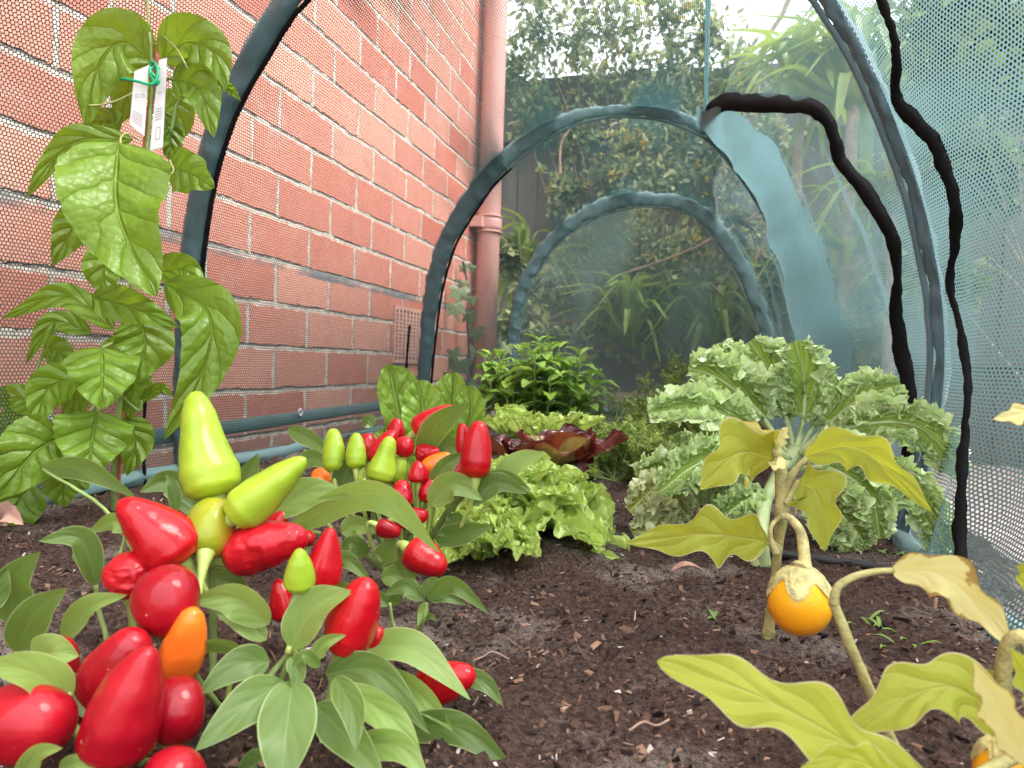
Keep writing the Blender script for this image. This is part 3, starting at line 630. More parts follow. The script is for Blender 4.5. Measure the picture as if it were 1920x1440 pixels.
m_red = fruit_mat('red_pepper_skin', (.33, .003, .008), (.43, .006, .012))
m_drk = fruit_mat('dark_red_pepper_skin', (.24, .003, .010), (.35, .006, .014), .26)
m_wri = fruit_mat('wrinkled_pepper_skin', (.30, .003, .010), (.48, .010, .018), .24, .5)
m_org = fruit_mat('orange_pepper_skin', (.80, .13, .015), (.85, .20, .02))
m_grn = fruit_mat('green_pepper_skin', (.21, .33, .018), (.30, .42, .032), .24)
m_two = fruit_mat('green_orange_pepper_skin', (.4, .5, .03), (.4, .5, .03), .2, useC=True)
m_egg = fruit_mat('yellow_eggplant_skin', (.80, .36, .012), (.85, .42, .02), .22, 0, .3, .1, useC=True)
m_calx = plain_mat('eggplant_calyx', (.46, .42, .19), .8, .35, 120, .5, 500, .2)

# fruit profiles along u (0 at the stalk, 1 at the tip)
def pf_blunt(u): return np.interp(u, [0, .04, .12, .3, .55, .8, .92, .98, 1], [.0, .55, .88, 1, .93, .70, .50, .27, 0])
def pf_bottle(u): return np.interp(u, [0, .03, .1, .25, .42, .6, .78, .92, .98, 1], [0, .6, .92, 1, .88, .70, .60, .42, .22, 0])
def pf_ball(u): return math.sqrt(max(0, 1-(2*u-1)**2))**.85 if 0 < u < 1 else 0
def pf_cone(u): return np.interp(u, [0, .05, .18, .4, .7, .9, .97, 1], [0, .7, 1, .96, .7, .4, .22, 0])
def bend(a, b_, k, side):
    a, b_ = np.array(a), np.array(b_); mid = (a+b_)/2+side*k; return [a, mid, b_]
def pepper(par, base, tip, rpx, mat=None, prof=pf_blunt, lump=.07, lobe=.05, wr=0, bendpx=0, label=None, stalk_to=None, colf=None, stalk=True, seed=None):
    seed = random.randrange(999) if seed is None else seed
    a, b_ = P(*base), P(*tip); d = (base[2]+tip[2])/2; r = rpx*d/F
    ax = b_-a; L = np.linalg.norm(ax); vw = unit(CP-(a+b_)/2); sd = unit(np.cross(ax, vw))
    mb = MB(); fruit_body(mb, bend(a, b_, bendpx*d/F, sd), r, prof, lump=lump, lobe=lobe, wr=wr, seed=seed, colf=colf,
                          nu=60 if wr else 34, seg=56 if wr else 28)
    o = build('pepper', mb, mat or m_red, par)
    if label: o['label'] = label
    if stalk:
        dr = unit(ax); mb = MB()
        sp = stalk_to if stalk_to is not None else a-dr*.022+np.array([0, 0, -.006])
        tube(mb, [a+dr*.003, a-dr*.006, (a-dr*.012)*.6+np.array(sp)*.4, sp], [r*.42, r*.22, .0016, .0018], 14, 10)
        build('stalk', mb, m_cals, o)
    return o
def add_leaf(par, pts, hw, mat, pet=None, name='leaf', label=None, **k):
    mb = lp(pts, hw, **k); o = build(name, mb, mat, par)
    if label: o['label'] = label
    return o
def stems(par, mat, lst, name='stem'):
    for pts, r in lst:
        mb = MB(); tube(mb, [P(*q) for q in pts], [x*pts[0][2]/F for x in r], 24, 9, lump=.0005); build(name, mb, mat, par)
def ground(px, py):
    q = on_z(px, py); return np.linalg.norm(q-CP)/np.linalg.norm(ray(px, py))

# ------------------------------------------------------------------ front chilli pepper plant
base = on_z(420, 1560); base[2] = soil_z(base[0], base[1])
p1 = thing('pepper_plant', 'large foreground pepper plant loaded with red, orange and lime green upright peppers', 'pepper plant', base, 'pepper plants')
two = lambda u, t, v: np.where((np.clip((np.sin(t+2.2)*.5+.5)*.7+(1-u)*.5+.25*fbm(v*60, 2, 3), 0, 1)[:, None] > .62), np.array([.55, .20, .012]), np.array([.26, .26, .02]))
def two(u, t, v):
    k = np.clip((np.sin(t+2.2)*.5+.1)+(fbm(v*50, 2, 3))*.5, 0, 1)[:, None]; k = k*k*(3-2*k)
    return np.array([.24, .28, .018])*(1-k)+np.array([.52, .15, .01])*k
PEP1 = [
 ((404, 938, .415), (366, 733, .43), 53, m_grn, pf_bottle, dict(lump=.05, bendpx=-4, label='tall lime green pepper standing upright', seed=3)),
 ((432, 975, .395), (574, 858, .40), 43, m_grn, pf_cone, dict(lump=.05, label='lime green pepper leaning to the right', seed=5)),
 ((385, 1040, .385), (404, 942, .41), 47, m_two, pf_ball, dict(lump=.05, colf=two, label='round green pepper turning orange', seed=8)),
 ((345, 1058, .385), (222, 938, .375), 60, m_red, pf_cone, dict(bendpx=6, seed=2)),
 ((420, 1048, .40), (578, 1006, .40), 47, m_wri, pf_blunt, dict(wr=.05, bendpx=-6, label='dark red shrivelled pepper lying sideways', seed=4)),
 ((598, 1108, .40), (620, 988, .40), 35, m_red, pf_cone, dict(seed=9)),
 ((562, 1108, .355), (562, 1028, .35), 29, m_grn, pf_cone, dict(label='small green pepper with a dried tip', stalk_to=P(540, 1225, .35), seed=14)),
 ((246, 1118, .375), (240, 1038, .37), 43, m_wri, pf_ball, dict(wr=.09, label='small wrinkled round red pepper', seed=6)),
 ((318, 1186, .35), (310, 1064, .345), 63, m_drk, pf_ball, dict(lump=.10, lobe=.05, seed=12)),
 ((322, 1285, .35), (364, 1142, .335), 41, m_org, pf_blunt, dict(label='bright orange pepper', seed=15)),
 ((212, 1428, .30), (282, 1212, .295), 72, m_drk, pf_cone, dict(bendpx=-8, seed=17)),
 ((178, 1345, .335), (258, 1184, .325), 62, m_drk, pf_blunt, dict(seed=18)),
 ((326, 1392, .315), (336, 1272, .315), 57, m_drk, pf_ball, dict(lump=.12, seed=19)),
 ((-40, 1345, .30), (134, 1366, .30), 72, m_drk, pf_ball, dict(lump=.04, seed=21)),
 ((322, 1535, .285), (324, 1406, .285), 58, m_drk, pf_ball, dict(lump=.06, seed=22)),
 ((640, 1225, .36), (688, 1084, .355), 48, m_red, pf_blunt, dict(bendpx=4, seed=23)),
 ((688, 1240, .385), (712, 1176, .38), 24, m_red, pf_blunt, dict(seed=24)),
 ((540, 1164, .40), (520, 1085, .40), 27, m_red, pf_cone, dict(seed=25)),
 ((84, 1285, .35), (118, 1196, .35), 46, m_drk, pf_blunt, dict(seed=26)),
 ((434, 1262, .36), (440, 1224, .36), 21, m_red, pf_ball, dict(seed=27)),
 ((785, 1292, .385), (890, 1262, .375), 38, m_red, pf_blunt, dict(seed=28)),
 ((735, 1352, .39), (805, 1338, .385), 30, m_drk, pf_blunt, dict(seed=29)),
 ((505, 1008, .46), (535, 958, .46), 24, m_red, pf_cone, dict(seed=30)),
 ((574, 1025, .45), (576, 994, .45), 16, m_red, pf_ball, dict(seed=31)),
 ((235, 1005, .44), (250, 955, .44), 10, m_red, pf_cone, dict(seed=33)),
]
for b_, t_, r_, mt, pf, kw in PEP1: pepper(p1, b_, t_, r_, mt, pf, **kw)
G, Yw = m_pepl, m_pepy
LEAF1 = [
 ([(548, 1275, .33), (536, 1380, .305), (525, 1490, .29)], 60, G, dict(fold=.15, tilt=0)),
 ([(530, 1275, .335), (455, 1330, .315), (366, 1408, .30)], 45, G, dict(fold=.22, tilt=-12)),
 ([(506, 1240, .35), (445, 1248, .34), (370, 1304, .33)], 36, G, dict(fold=.2, tilt=-8)),
 ([(545, 1215, .35), (590, 1140, .35), (662, 1108, .35)], 46, Yw, dict(fold=.35, tilt=20)),
 ([(505, 1170, .37), (440, 1122, .365), (348, 1126, .355)], 40, Yw, dict(fold=.35, tilt=20)),
 ([(500, 1200, .37), (450, 1160, .37), (405, 1150, .37)], 26, Yw, dict(fold=.35)),
 ([(475, 1228, .35), (390, 1206, .345), (307, 1248, .335)], 26, G, dict(fold=.2, tilt=58)),
 ([(610, 1262, .35), (705, 1262, .345), (806, 1376, .335)], 38, G, dict(fold=.2, tilt=-10)),
 ([(665, 1212, .38), (775, 1220, .37), (882, 1312, .36)], 40, Yw, dict(fold=.25, tilt=28)),
 ([(715, 1262, .37), (785, 1300, .36), (852, 1372, .35)], 32, Yw, dict(fold=.3, tilt=-25)),
 ([(628, 1270, .33), (660, 1330, .315), (668, 1408, .30)], 30, G, dict(fold=.25)),
 ([(640, 1285, .345), (735, 1350, .33), (792, 1425, .32)], 34, Yw, dict(fold=.3)),
 ([(745, 1366, .36), (860, 1366, .35), (968, 1448, .34)], 36, G, dict(fold=.2, tilt=-15)),
 ([(840, 1262, .40), (905, 1278, .395), (944, 1324, .39)], 20, G, dict(fold=.25)),
 ([(650, 1400, .33), (745, 1400, .32), (805, 1462, .31)], 32, Yw, dict(fold=.3)),
 ([(590, 1320, .33), (655, 1390, .315), (725, 1470, .30)], 42, G, dict(fold=.3, tilt=10)),
 ([(620, 1330, .36), (640, 1400, .35), (650, 1470, .34)], 40, G, dict(fold=.3)),
 ([(830, 1330, .38), (855, 1370, .375), (850, 1435, .37)], 22, G, dict(fold=.3)),
 ([(180, 1098, .39), (150, 1012, .385), (72, 1014, .375)], 30, G, dict(fold=.5, tilt=-10)),
 ([(26, 1168, .37), (25, 1090, .365), (75, 1034, .36)], 40, G, dict(fold=.3)),
 ([(28, 1222, .36), (66, 1150, .35), (126, 1102, .345)], 38, G, dict(fold=.15)),
 ([(118, 1198, .365), (170, 1140, .36), (238, 1116, .355)], 30, Yw, dict(fold=.5, tilt=25)),
 ([(56, 1232, .34), (100, 1224, .33), (148, 1230, .33)], 40, Yw, dict(fold=.2, prof=pr_ovate)),
 ([(134, 1312, .315), (60, 1262, .30), (-40, 1246, .28)], 46, Yw, dict(fold=.25, tilt=-20)),
 ([(118, 1270, .325), (150, 1308, .32), (166, 1352, .315)], 30, G, dict(fold=.3)),
 ([(245, 992, .42), (210, 978, .42), (165, 1000, .42)], 22, Yw, dict(fold=.3, tilt=20)),
 ([(78, 876, .48), (165, 880, .48), (258, 934, .47)], 27, G, dict(fold=.3, tilt=-25)),
 ([(380, 970, .46), (320, 905, .46), (262, 922, .45)], 30, G, dict(fold=.35)),
 ([(330, 960, .45), (325, 915, .45), (312, 888, .45)], 14, G, dict(fold=.35)),
 ([(452, 912, .48), (470, 880, .48), (484, 850, .48)], 20, G, dict(fold=.35)),
 ([(505, 965, .46), (580, 925, .46), (655, 930, .455)], 36, Yw, dict(fold=.25, tilt=15)),
 ([(545, 990, .47), (700, 925, .455), (825, 1036, .44)], 40, Yw, dict(fold=.2, tilt=-32)),
 ([(615, 1065, .43), (650, 1050, .43), (700, 1096, .42)], 20, G, dict(fold=.3)),
 ([(545, 1232, .335), (558, 1262, .33), (550, 1304, .325)], 20, G, dict(fold=.4)),
 ([(585, 1240, .345), (610, 1205, .345), (650, 1190, .345)], 18, Yw, dict(fold=.5)),
 ([(30, 1470, .29), (70, 1415, .285), (118, 1402, .28)], 24, Yw, dict(fold=.4)),
 ([(110, 1440, .29), (150, 1432, .285), (190, 1470, .28)], 18, Yw, dict(fold=.4)),
 ([(560, 1120, .41), (640, 1110, .41), (720, 1135, .41)], 24, G, dict(fold=.3)),
 ([(380, 1075, .43), (440, 1100, .43), (470, 1150, .43)], 26, G, dict(fold=.3)),
 ([(-30, 1150, .36), (-5, 1100, .36), (12, 1060, .36)], 28, G, dict(fold=.3)),
 ([(150, 1060, .44), (165, 1040, .44), (180, 1080, .44)], 24, G, dict(fold=.3)),
 ([(500, 1420, .34), (470, 1440, .33), (440, 1480, .32)], 30, G, dict(fold=.3)),
 ([(600, 1250, .335), (570, 1228, .33), (548, 1250, .33)], 14, G, dict(fold=.4)),
]
for pts, hw, mt, kw in LEAF1:
    k = dict(wave=.10, wf=1.7, nu=26, nv=13); k.update(kw); add_leaf(p1, pts, hw*.95, mt, **k)
B1 = (430, 1540, .36)
stems(p1, m_stemg, [
 ([B1, (470, 1400, .38), (530, 1270, .36), (545, 1215, .352)], [12, 9, 7, 5]), ([B1, (400, 1350, .40), (400, 1160, .41), (395, 1050, .405)], [12, 9, 8, 6]),
 ([B1, (330, 1440, .34), (230, 1430, .315)], [10, 7, 6]), ([B1, (380, 1440, .34), (330, 1395, .32)], [9, 7, 6]), ([B1, (560, 1440, .36), (680, 1330, .37), (760, 1290, .38)], [11, 9, 7, 5]),
 ([B1, (250, 1330, .38), (190, 1160, .40), (180, 1095, .40)], [9, 7, 5, 4]), ([B1, (210, 1480, .33), (160, 1400, .31), (120, 1330, .31), (130, 1300, .315)], [9, 8, 7, 6]),
 ([B1, (310, 1330, .38), (250, 1200, .385), (246, 1115, .38)], [9, 7, 5, 4]), ([B1, (490, 1300, .39), (560, 1200, .41), (600, 1105, .40)], [9, 7, 6, 5]),
 ([B1, (120, 1420, .36), (40, 1260, .365), (26, 1170, .37)], [9, 7, 5, 4]), ([(395, 1060, .41), (430, 1000, .42), (520, 985, .46), (600, 1000, .47)], [8, 6, 5, 4]),
 ([(400, 1060, .41), (350, 1000, .44), (330, 965, .45)], [7, 5, 4]), ([(545, 1215, .352), (543, 1160, .353), (560, 1108, .355)], [7, 6, 9]),
 ([(430, 1350, .40), (360, 1260, .37), (320, 1190, .36)], [7, 6, 5]), ([(300, 1120, .42), (200, 960, .47), (80, 880, .48)], [5, 4, 3])])
# ------------------------------------------------------------------ middle pepper plant
base = on_z(700, 1075); base[2] = soil_z(base[0], base[1])
p2 = thing('pepper_plant', 'mid-distance pepper plant with clustered small peppers in front of the lettuces', 'pepper plant', base, 'pepper plants')
PEP2 = [
 ((627, 888, .60), (625, 803, .61), 22, m_grn, pf_blunt, {}), ((668, 882, .59), (668, 811, .60), 19, m_grn, pf_blunt, {}), ((708, 906, .575), (733, 818, .58), 28, m_grn, pf_bottle, {}),
 ((736, 908, .60), (756, 856, .60), 20, m_grn, pf_blunt, {}), ((698, 872, .62), (742, 808, .63), 23, m_red, pf_blunt, {}), ((742, 828, .65), (744, 784, .65), 18, m_red, pf_blunt, {}),
 ((758, 858, .60), (760, 818, .60), 19, m_red, pf_ball, {}), ((778, 815, .63), (852, 762, .63), 29, m_red, pf_cone, {}), ((778, 850, .61), (826, 850, .61), 18, m_wri, pf_blunt, dict(wr=.10)),
 ((792, 882, .60), (846, 853, .60), 18, m_org, pf_blunt, dict(label='orange red pepper')), ((891, 899, .555), (898, 788, .56), 30, m_red, pf_blunt, {}), ((873, 862, .58), (866, 793, .58), 17, m_red, pf_blunt, {}),
 ((784, 905, .57), (783, 863, .57), 20, m_red, pf_cone, {}), ((806, 944, .57), (806, 893, .575), 22, m_red, pf_blunt, {}), ((752, 956, .56), (755, 899, .565), 21, m_wri, pf_blunt, dict(wr=.08)),
 ((828, 922, .60), (876, 868, .60), 24, m_drk, pf_blunt, {}), ((742, 975, .56), (804, 964, .56), 20, m_red, pf_blunt, {}), ((705, 985, .55), (752, 1000, .55), 18, m_drk, pf_blunt, {}),
 ((762, 1028, .53), (836, 1070, .52), 35, m_red, pf_blunt, {}), ((590, 912, .62), (618, 886, .62), 22, m_org, pf_ball, dict(label='small orange pepper')), ((688, 860, .64), (690, 812, .64), 20, m_red, pf_blunt, {}),
]
C2 = (770, 1000, .60)
for b_, t_, r_, mt, pf, kw in PEP2:
    a = P(*b_); pepper(p2, b_, t_, r_, mt, pf, stalk_to=a+np.array([0, 0, -.03])+(P(*C2)-a)*.2, **kw)
LEAF2 = [
 ([(788, 848, .62), (825, 790, .60), (884, 755, .59)], 24, G, dict(fold=.25, tilt=-20)), ([(795, 838, .64), (840, 835, .63), (882, 868, .62)], 20, G, dict(fold=.25)),
 ([(808, 905, .57), (840, 870, .57), (872, 848, .57)], 16, G, dict(fold=.4)), ([(925, 905, .58), (975, 866, .575), (1024, 850, .57)], 20, Yw, dict(fold=.3, tilt=20)),
 ([(905, 915, .57), (945, 900, .565), (995, 918, .56)], 20, G, dict(fold=.3)), ([(805, 948, .56), (850, 908, .555), (905, 938, .55)], 24, Yw, dict(fold=.3)),
 ([(880, 945, .56), (930, 905, .56), (990, 925, .55)], 20, G, dict(fold=.3)), ([(540, 804, .68), (585, 826, .67), (618, 855, .66)], 15, G, dict(fold=.3)),
 ([(640, 925, .60), (650, 880, .60), (664, 858, .60)], 22, G, dict(fold=.3)), ([(600, 925, .6), (630, 945, .6), (680, 935, .6)], 24, G, dict(fold=.3)),
 ([(560, 868, .64), (590, 860, .64), (625, 880, .63)], 16, G, dict(fold=.3)), ([(715, 1058, .56), (728, 1030, .555), (742, 1010, .55)], 19, Yw, dict(fold=.2)),
 ([(762, 1086, .54), (766, 1050, .54), (760, 1022, .535)], 22, Yw, dict(fold=.2)), ([(815, 1010, .58), (870, 1000, .57), (925, 985, .565)], 20, G, dict(fold=.3)),
 ([(640, 1000, .57), (670, 985, .57), (720, 1000, .56)], 18, Yw, dict(fold=.3)), ([(690, 1040, .56), (660, 1020, .55), (640, 1030, .55)], 16, G, dict(fold=.3)),
 ([(660, 940, .58), (700, 925, .575), (745, 950, .57)], 18, G, dict(fold=.3)), ([(850, 870, .60), (840, 905, .60), (805, 925, .59)], 18, G, dict(fold=.3)),
 ([(715, 1085, .55), (745, 1080, .55), (790, 1100, .55)], 18, Yw, dict(fold=.3)), ([(700, 800, .66), (690, 790, .66), (680, 800, .66)], 12, G, {}),
 ([(600, 960, .59), (580, 950, .59), (555, 965, .58)], 18, G, dict(fold=.3)), ([(860, 960, .58), (850, 985, .58), (820, 1005, .575)], 18, G, dict(fold=.3)),
]
for pts, hw, mt, kw in LEAF2:
    k = dict(wave=.10, wf=1.7, nu=18, nv=9); k.update(kw); add_leaf(p2, pts, hw*1.2, mt, **k)
S2 = (745, 1085, .60)
stems(p2, m_stemg, [([S2, (750, 1040, .60), (770, 990, .59), (800, 945, .575)], [9, 7, 6, 5]), ([S2, (720, 1030, .60), (700, 970, .59), (708, 906, .58)], [8, 6, 5, 4]),
 ([S2, (800, 1020, .60), (840, 960, .585), (890, 900, .56)], [8, 6, 6, 7]), ([S2, (690, 1040, .58), (660, 960, .60), (628, 890, .605)], [7, 6, 4, 4]), ([S2, (780, 960, .61), (790, 880, .62), (790, 820, .63)], [7, 6, 4, 3]),
 ([(730, 1020, .60), (745, 980, .58), (755, 950, .57)], [5, 4, 4]), ([(750, 1040, .58), (740, 1050, .56), (720, 1060, .56)], [5, 3, 2]), ([(770, 1000, .59), (785, 950, .575), (784, 905, .57)], [5, 4, 5])])
# ------------------------------------------------------------------ little leafy pepper shoot on the soil
d3 = ground(765, 1205); base = on_z(765, 1205)
p3 = thing('pepper_seedling', 'low leafy pepper shoot without fruit beside the bare soil', 'pepper plant', base)
stems(p3, m_stemg, [([(765, 1210, d3), (790, 1170, d3-.02), (800, 1130, d3-.02)], [6, 4, 3]), ([(765, 1210, d3), (740, 1180, d3), (730, 1130, d3)], [6, 4, 3])])
for pts, hw, mt, kw in [([(802, 1120, .47), (850, 1095, .465), (918, 1152, .455)], 20, G, dict(tilt=-20)), ([(798, 1128, .47), (792, 1150, .47), (783, 1180, .465)], 11, Yw, {}),
  ([(800, 1120, .475), (835, 1118, .47), (875, 1135, .47)], 13, G, {}), ([(795, 1118, .48), (812, 1095, .48), (830, 1092, .48)], 16, G, {}), ([(795, 1125, .48), (760, 1100, .48), (720, 1115, .48)], 18, G, {}),
  ([(730, 1135, .49), (755, 1110, .49), (768, 1120, .49)], 14, G, {}), ([(730, 1135, .49), (705, 1120, .49), (690, 1140, .49)], 14, G, {}), ([(798, 1115, .47), (803, 1100, .47), (806, 1085, .47)], 8, G, {}),
  ([(785, 1165, .48), (805, 1155, .475), (820, 1165, .47)], 8, G, {})]:
    k = dict(fold=.3, wave=.1, wf=1.7, nu=18, nv=9); k.update(kw); add_leaf(p3, pts, hw, mt, **k)

# ------------------------------------------------------------------ passionfruit seedling with its stake, tags and tie
base = on_z(214, 965); base[2] = soil_z(base[0], base[1])
pf = thing('passionfruit_plant', 'climbing passionfruit seedling with big glossy crinkled green leaves against the brick', 'vine', base)
LEAFP = [
 ([(286, 118, .80), (228, 80, .78), (182, 130, .77), (160, 240, .77)], 62, dict(tilt=-8, fold=.2)), ([(284, 130, .82), (248, 150, .83), (222, 235, .84)], 50, dict(fold=.2)),
 ([(302, 112, .80), (350, 78, .79), (400, 100, .78), (424, 168, .77)], 52, dict(fold=.25, tilt=10)), ([(322, 150, .80), (372, 165, .79), (402, 258, .78)], 46, dict(fold=.3, tilt=10)),
 ([(318, 165, .83), (332, 220, .84), (308, 292, .84)], 34, dict(fold=.2)), ([(300, 205, .83), (320, 260, .84), (315, 300, .84)], 26, dict()),
 ([(222, 268, .74), (222, 400, .71), (292, 556, .70)], 104, dict(fold=.45, tilt=-6, prof=pr_heart, nu=40, nv=21)), ([(250, 262, .78), (150, 262, .77), (100, 300, .77), (48, 372, .76)], 30, dict(fold=.3, tilt=-20)),
 ([(312, 312, .79), (355, 325, .78), (402, 352, .77)], 44, dict(fold=.15, prof=pr_heart, wave=.2)), ([(166, 388, .80), (135, 430, .80), (98, 498, .79)], 38, dict(fold=.3)),
 ([(225, 470, .80), (195, 505, .79), (205, 560, .79)], 42, dict(fold=.2)), ([(290, 512, .80), (345, 505, .79), (384, 556, .78)], 32, dict(fold=.2)),
 ([(172, 556, .78), (245, 575, .76), (336, 614, .76)], 38, dict(fold=.3, wave=.35, wf=1.6)), ([(310, 530, .75), (392, 590, .72), (378, 700, .71), (308, 824, .70)], 60, dict(fold=.4, nu=40, nv=21, wave=.12)),
 ([(262, 590, .79), (272, 650, .79), (252, 720, .78)], 56, dict(fold=.1, tilt=10)), ([(215, 618, .79), (120, 555, .78), (3, 598, .77)], 28, dict(fold=.3, tilt=-15)),
 ([(172, 625, .78), (100, 605, .77), (48, 682, .76)], 24, dict(fold=.35, tilt=-20)), ([(80, 655, .80), (110, 660, .80), (142, 700, .80)], 30, dict(fold=.3)),
 ([(192, 652, .75), (192, 705, .73), (190, 768, .72)], 64, dict(fold=.2, prof=pr_heart)), ([(150, 705, .78), (90, 730, .78), (66, 806, .77)], 42, dict(fold=.3)),
 ([(120, 815, .74), (60, 852, .71), (-10, 940, .69)], 70, dict(fold=.25, nu=40, nv=21)), ([(182, 770, .75), (172, 830, .73), (166, 894, .72)], 68, dict(fold=.25, prof=pr_heart, nu=40, nv=21)),
 ([(236, 780, .80), (254, 830, .80), (238, 892, .79)], 36, dict(fold=.2)), ([(90, 770, .80), (30, 745, .80), (-40, 760, .80)], 30, dict(fold=.3)), ([(85, 800, .82), (30, 790, .82), (-30, 820, .82)], 34, dict(fold=.3)),
 ([(150, 870, .76), (120, 910, .75), (120, 952, .75)], 42, dict(fold=.2)), ([(60, 905, .76), (25, 960, .74), (14, 1040, .73)], 50, dict(fold=.2)),
 ([(245, 690, .80), (250, 730, .80), (226, 800, .80)], 34, dict(fold=.25)), ([(262, 752, .80), (298, 728, .80), (326, 742, .79)], 13, dict()), ([(190, 700, .82), (150, 720, .82), (130, 800, .82)], 46, dict()),
 ([(245, 650, .82), (215, 660, .82), (190, 690, .82)], 30, dict()), ([(225, 245, .82), (200, 225, .82), (165, 250, .81)], 26, dict(fold=.3)),
 ([(408, 150, .79), (432, 168, .785), (452, 190, .78)], 12, dict(fold=.5)),
]
for pts, hw, kw in LEAFP:
    k = dict(prof=pr_ovate, wave=.16, wf=2.2, serr=.02, sf=26, nu=30, nv=15, cup=-.12); k.update(kw)
    p_ = MB(); leaf(p_, [P(*q) for q in pts], hw*np.mean([q[2] for q in pts])/F, view=CP, **k); build('leaf', p_, m_pass, pf)
SB = np.array([base[0], base[1], base[2]])
VST = [SB] + [P(*q) for q in [(213, 900, .80), (224, 760, .79), (238, 620, .79), (250, 520, .79), (268, 380, .79), (276, 280, .79), (283, 180, .79), (284, 105, .79), (278, 40, .79), (274, -40, .79)]]
mb = MB(); tube(mb, VST, [.0035, .0032, .003, .0028, .0022, .0016, .0012], 70, 8, lump=.0004); build('stem', mb, m_stemg, pf)
for pts in ([(250, 520, .79), (270, 525, .79), (300, 540, .77)], [(238, 620, .79), (215, 640, .78), (192, 652, .755)], [(268, 380, .79), (240, 300, .77), (222, 270, .745)], [(230, 690, .79), (170, 770, .78), (120, 816, .745)],
            [(228, 740, .79), (200, 755, .77), (182, 772, .755)], [(276, 290, .79), (300, 300, .79), (314, 314, .79)], [(283, 180, .79), (310, 150, .80), (330, 150, .80)], [(225, 740, .79), (260, 770, .80), (265, 750, .80)],
            [(320, 250, .80), (330, 200, .80), (345, 180, .80)], [(75, 800, .78), (65, 720, .78), (82, 655, .78)]):
    mb = MB(); tube(mb, [P(*q) for q in pts], .0017, 14, 7); build('leaf_stalk', mb, m_stemg, pf)
for pts in ([(284, 145, .785), (235, 150, .78), (160, 148, .775), (140, 175, .77), (165, 197, .77), (215, 190, .775), (275, 160, .785)], [(300, 62, .79), (330, 90, .785), (352, 128, .78)],
            [(262, 262, .77), (240, 250, .76), (226, 260, .755), (230, 285, .75), (228, 270, .75)], [(318, 300, .78), (325, 320, .775), (312, 335, .77), (316, 350, .77)]):
    mb = MB(); tube(mb, [P(*q) for q in pts], .0010, 50, 6); build('tendril', mb, m_stemy, pf)
m_stake = plain_mat('red_stake', (.52, .16, .10), .6, .15, 30, .1)
mb = MB(); tube(mb, [on_z(212, 985, -.02), P(224, 860, .805), P(240, 620, .80), P(272, 280, .80), P(304, 42, .80)], .0032, 30, 8)
tag(build('plant_stake', mb, m_stake), 'thin reddish stake holding up the passionfruit seedling', 'stake')
m_tag = plain_mat('white_label_plastic', (.74, .74, .74), .35, .04, 30); m_print = plain_mat('grey_print', (.38, .40, .42), .6, .1, 40)
def tag_card(name, corners, d, label, marks):
    t_ = [P(x, y, d) for x, y in corners]; n_ = unit(np.cross(t_[1]-t_[0], t_[3]-t_[0])); n_ = n_ if np.dot(n_, CP-t_[0]) > 0 else -n_
    k = len(t_); mb = MB(); v = t_+[q-n_*.0008 for q in t_]; mb.add(v, [tuple(range(k)), tuple(range(2*k-1, k-1, -1))]+[(i, i+k, (i+1) % k+k, (i+1) % k) for i in range(k)])
    o = build(name, mb, m_tag, smooth=False); tag(o, label, 'plant tag', 'tags on the passionfruit')
    mb = MB()
    A, B_, D_ = t_[0], t_[1], t_[3]
    def at(u, v_): return A*(1-u)*(1-v_)+B_*u*(1-v_)+t_[2]*u*v_+D_*(1-u)*v_+n_*.0004
    for m_ in marks:
        if m_[0] == 'l': _, u0, u1, v_, h = m_; mb.add([at(u0, v_), at(u1, v_), at(u1, v_+h), at(u0, v_+h)], [(0, 1, 2, 3)])
        elif m_[0] == 'r':
            _, u0, u1, v0, v1 = m_
            for a, b2, c, e in ((u0, u1, v0, v0+.01), (u0, u1, v1-.01, v1), (u0, u0+.05, v0+.01, v1-.01), (u1-.05, u1, v0+.01, v1-.01)): mb.add([at(a, c), at(b2, c), at(b2, e), at(a, e)], [(0, 1, 2, 3)])
        else:
            _, u, v_, ru, rv = m_; th = np.linspace(0, 2*np.pi, 17)
            ring = [at(u+ru*k2*math.cos(a), v_+rv*k2*math.sin(a)) for a in th for k2 in (.65, 1)]
            mb.add(ring, [(2*i, 2*i+1, 2*i+3, 2*i+2) for i in range(16)])
    build('printing', mb, m_print, o, smooth=False)
tag_card('plant_tag', [(252, 134), (279, 122), (270, 255), (243, 233)], .778, 'left white plant tag tied to the stake, marked with two circles',
         [('c', .35, .45, .14, .035), ('c', .75, .44, .12, .03)]+[('l', .12, .85, .72+.035*i, .012) for i in range(6)])
tag_card('plant_tag', [(298, 112), (313, 108), (305, 276), (281, 282)], .788, 'right white plant tag tied to the stake, printed with a small rectangle',
         [('r', .35, .75, .76, .9), ('c', .45, .38, .12, .02)]+[('l', .2, .8, .55+.03*i, .01) for i in range(5)])
m_tie = plain_mat('green_tie', (.01, .38, .17), .35, .1, 40)
mb = MB(); th = np.linspace(0, 6.3*2.2, 40); c0 = P(289, 135, .79)
tube(mb, [P(228, 147, .775), P(255, 152, .772), P(285, 158, .772), P(296, 140, .775), P(292, 120, .78), P(282, 118, .79), P(283, 135, .776), P(297, 150, .775), P(291, 158, .775), P(281, 130, .776), P(298, 128, .785)], .0016, 80, 6)
tag(build('twist_tie', mb, m_tie), 'bright green plastic tie knotted round the passionfruit stem and stake', 'plant tie')

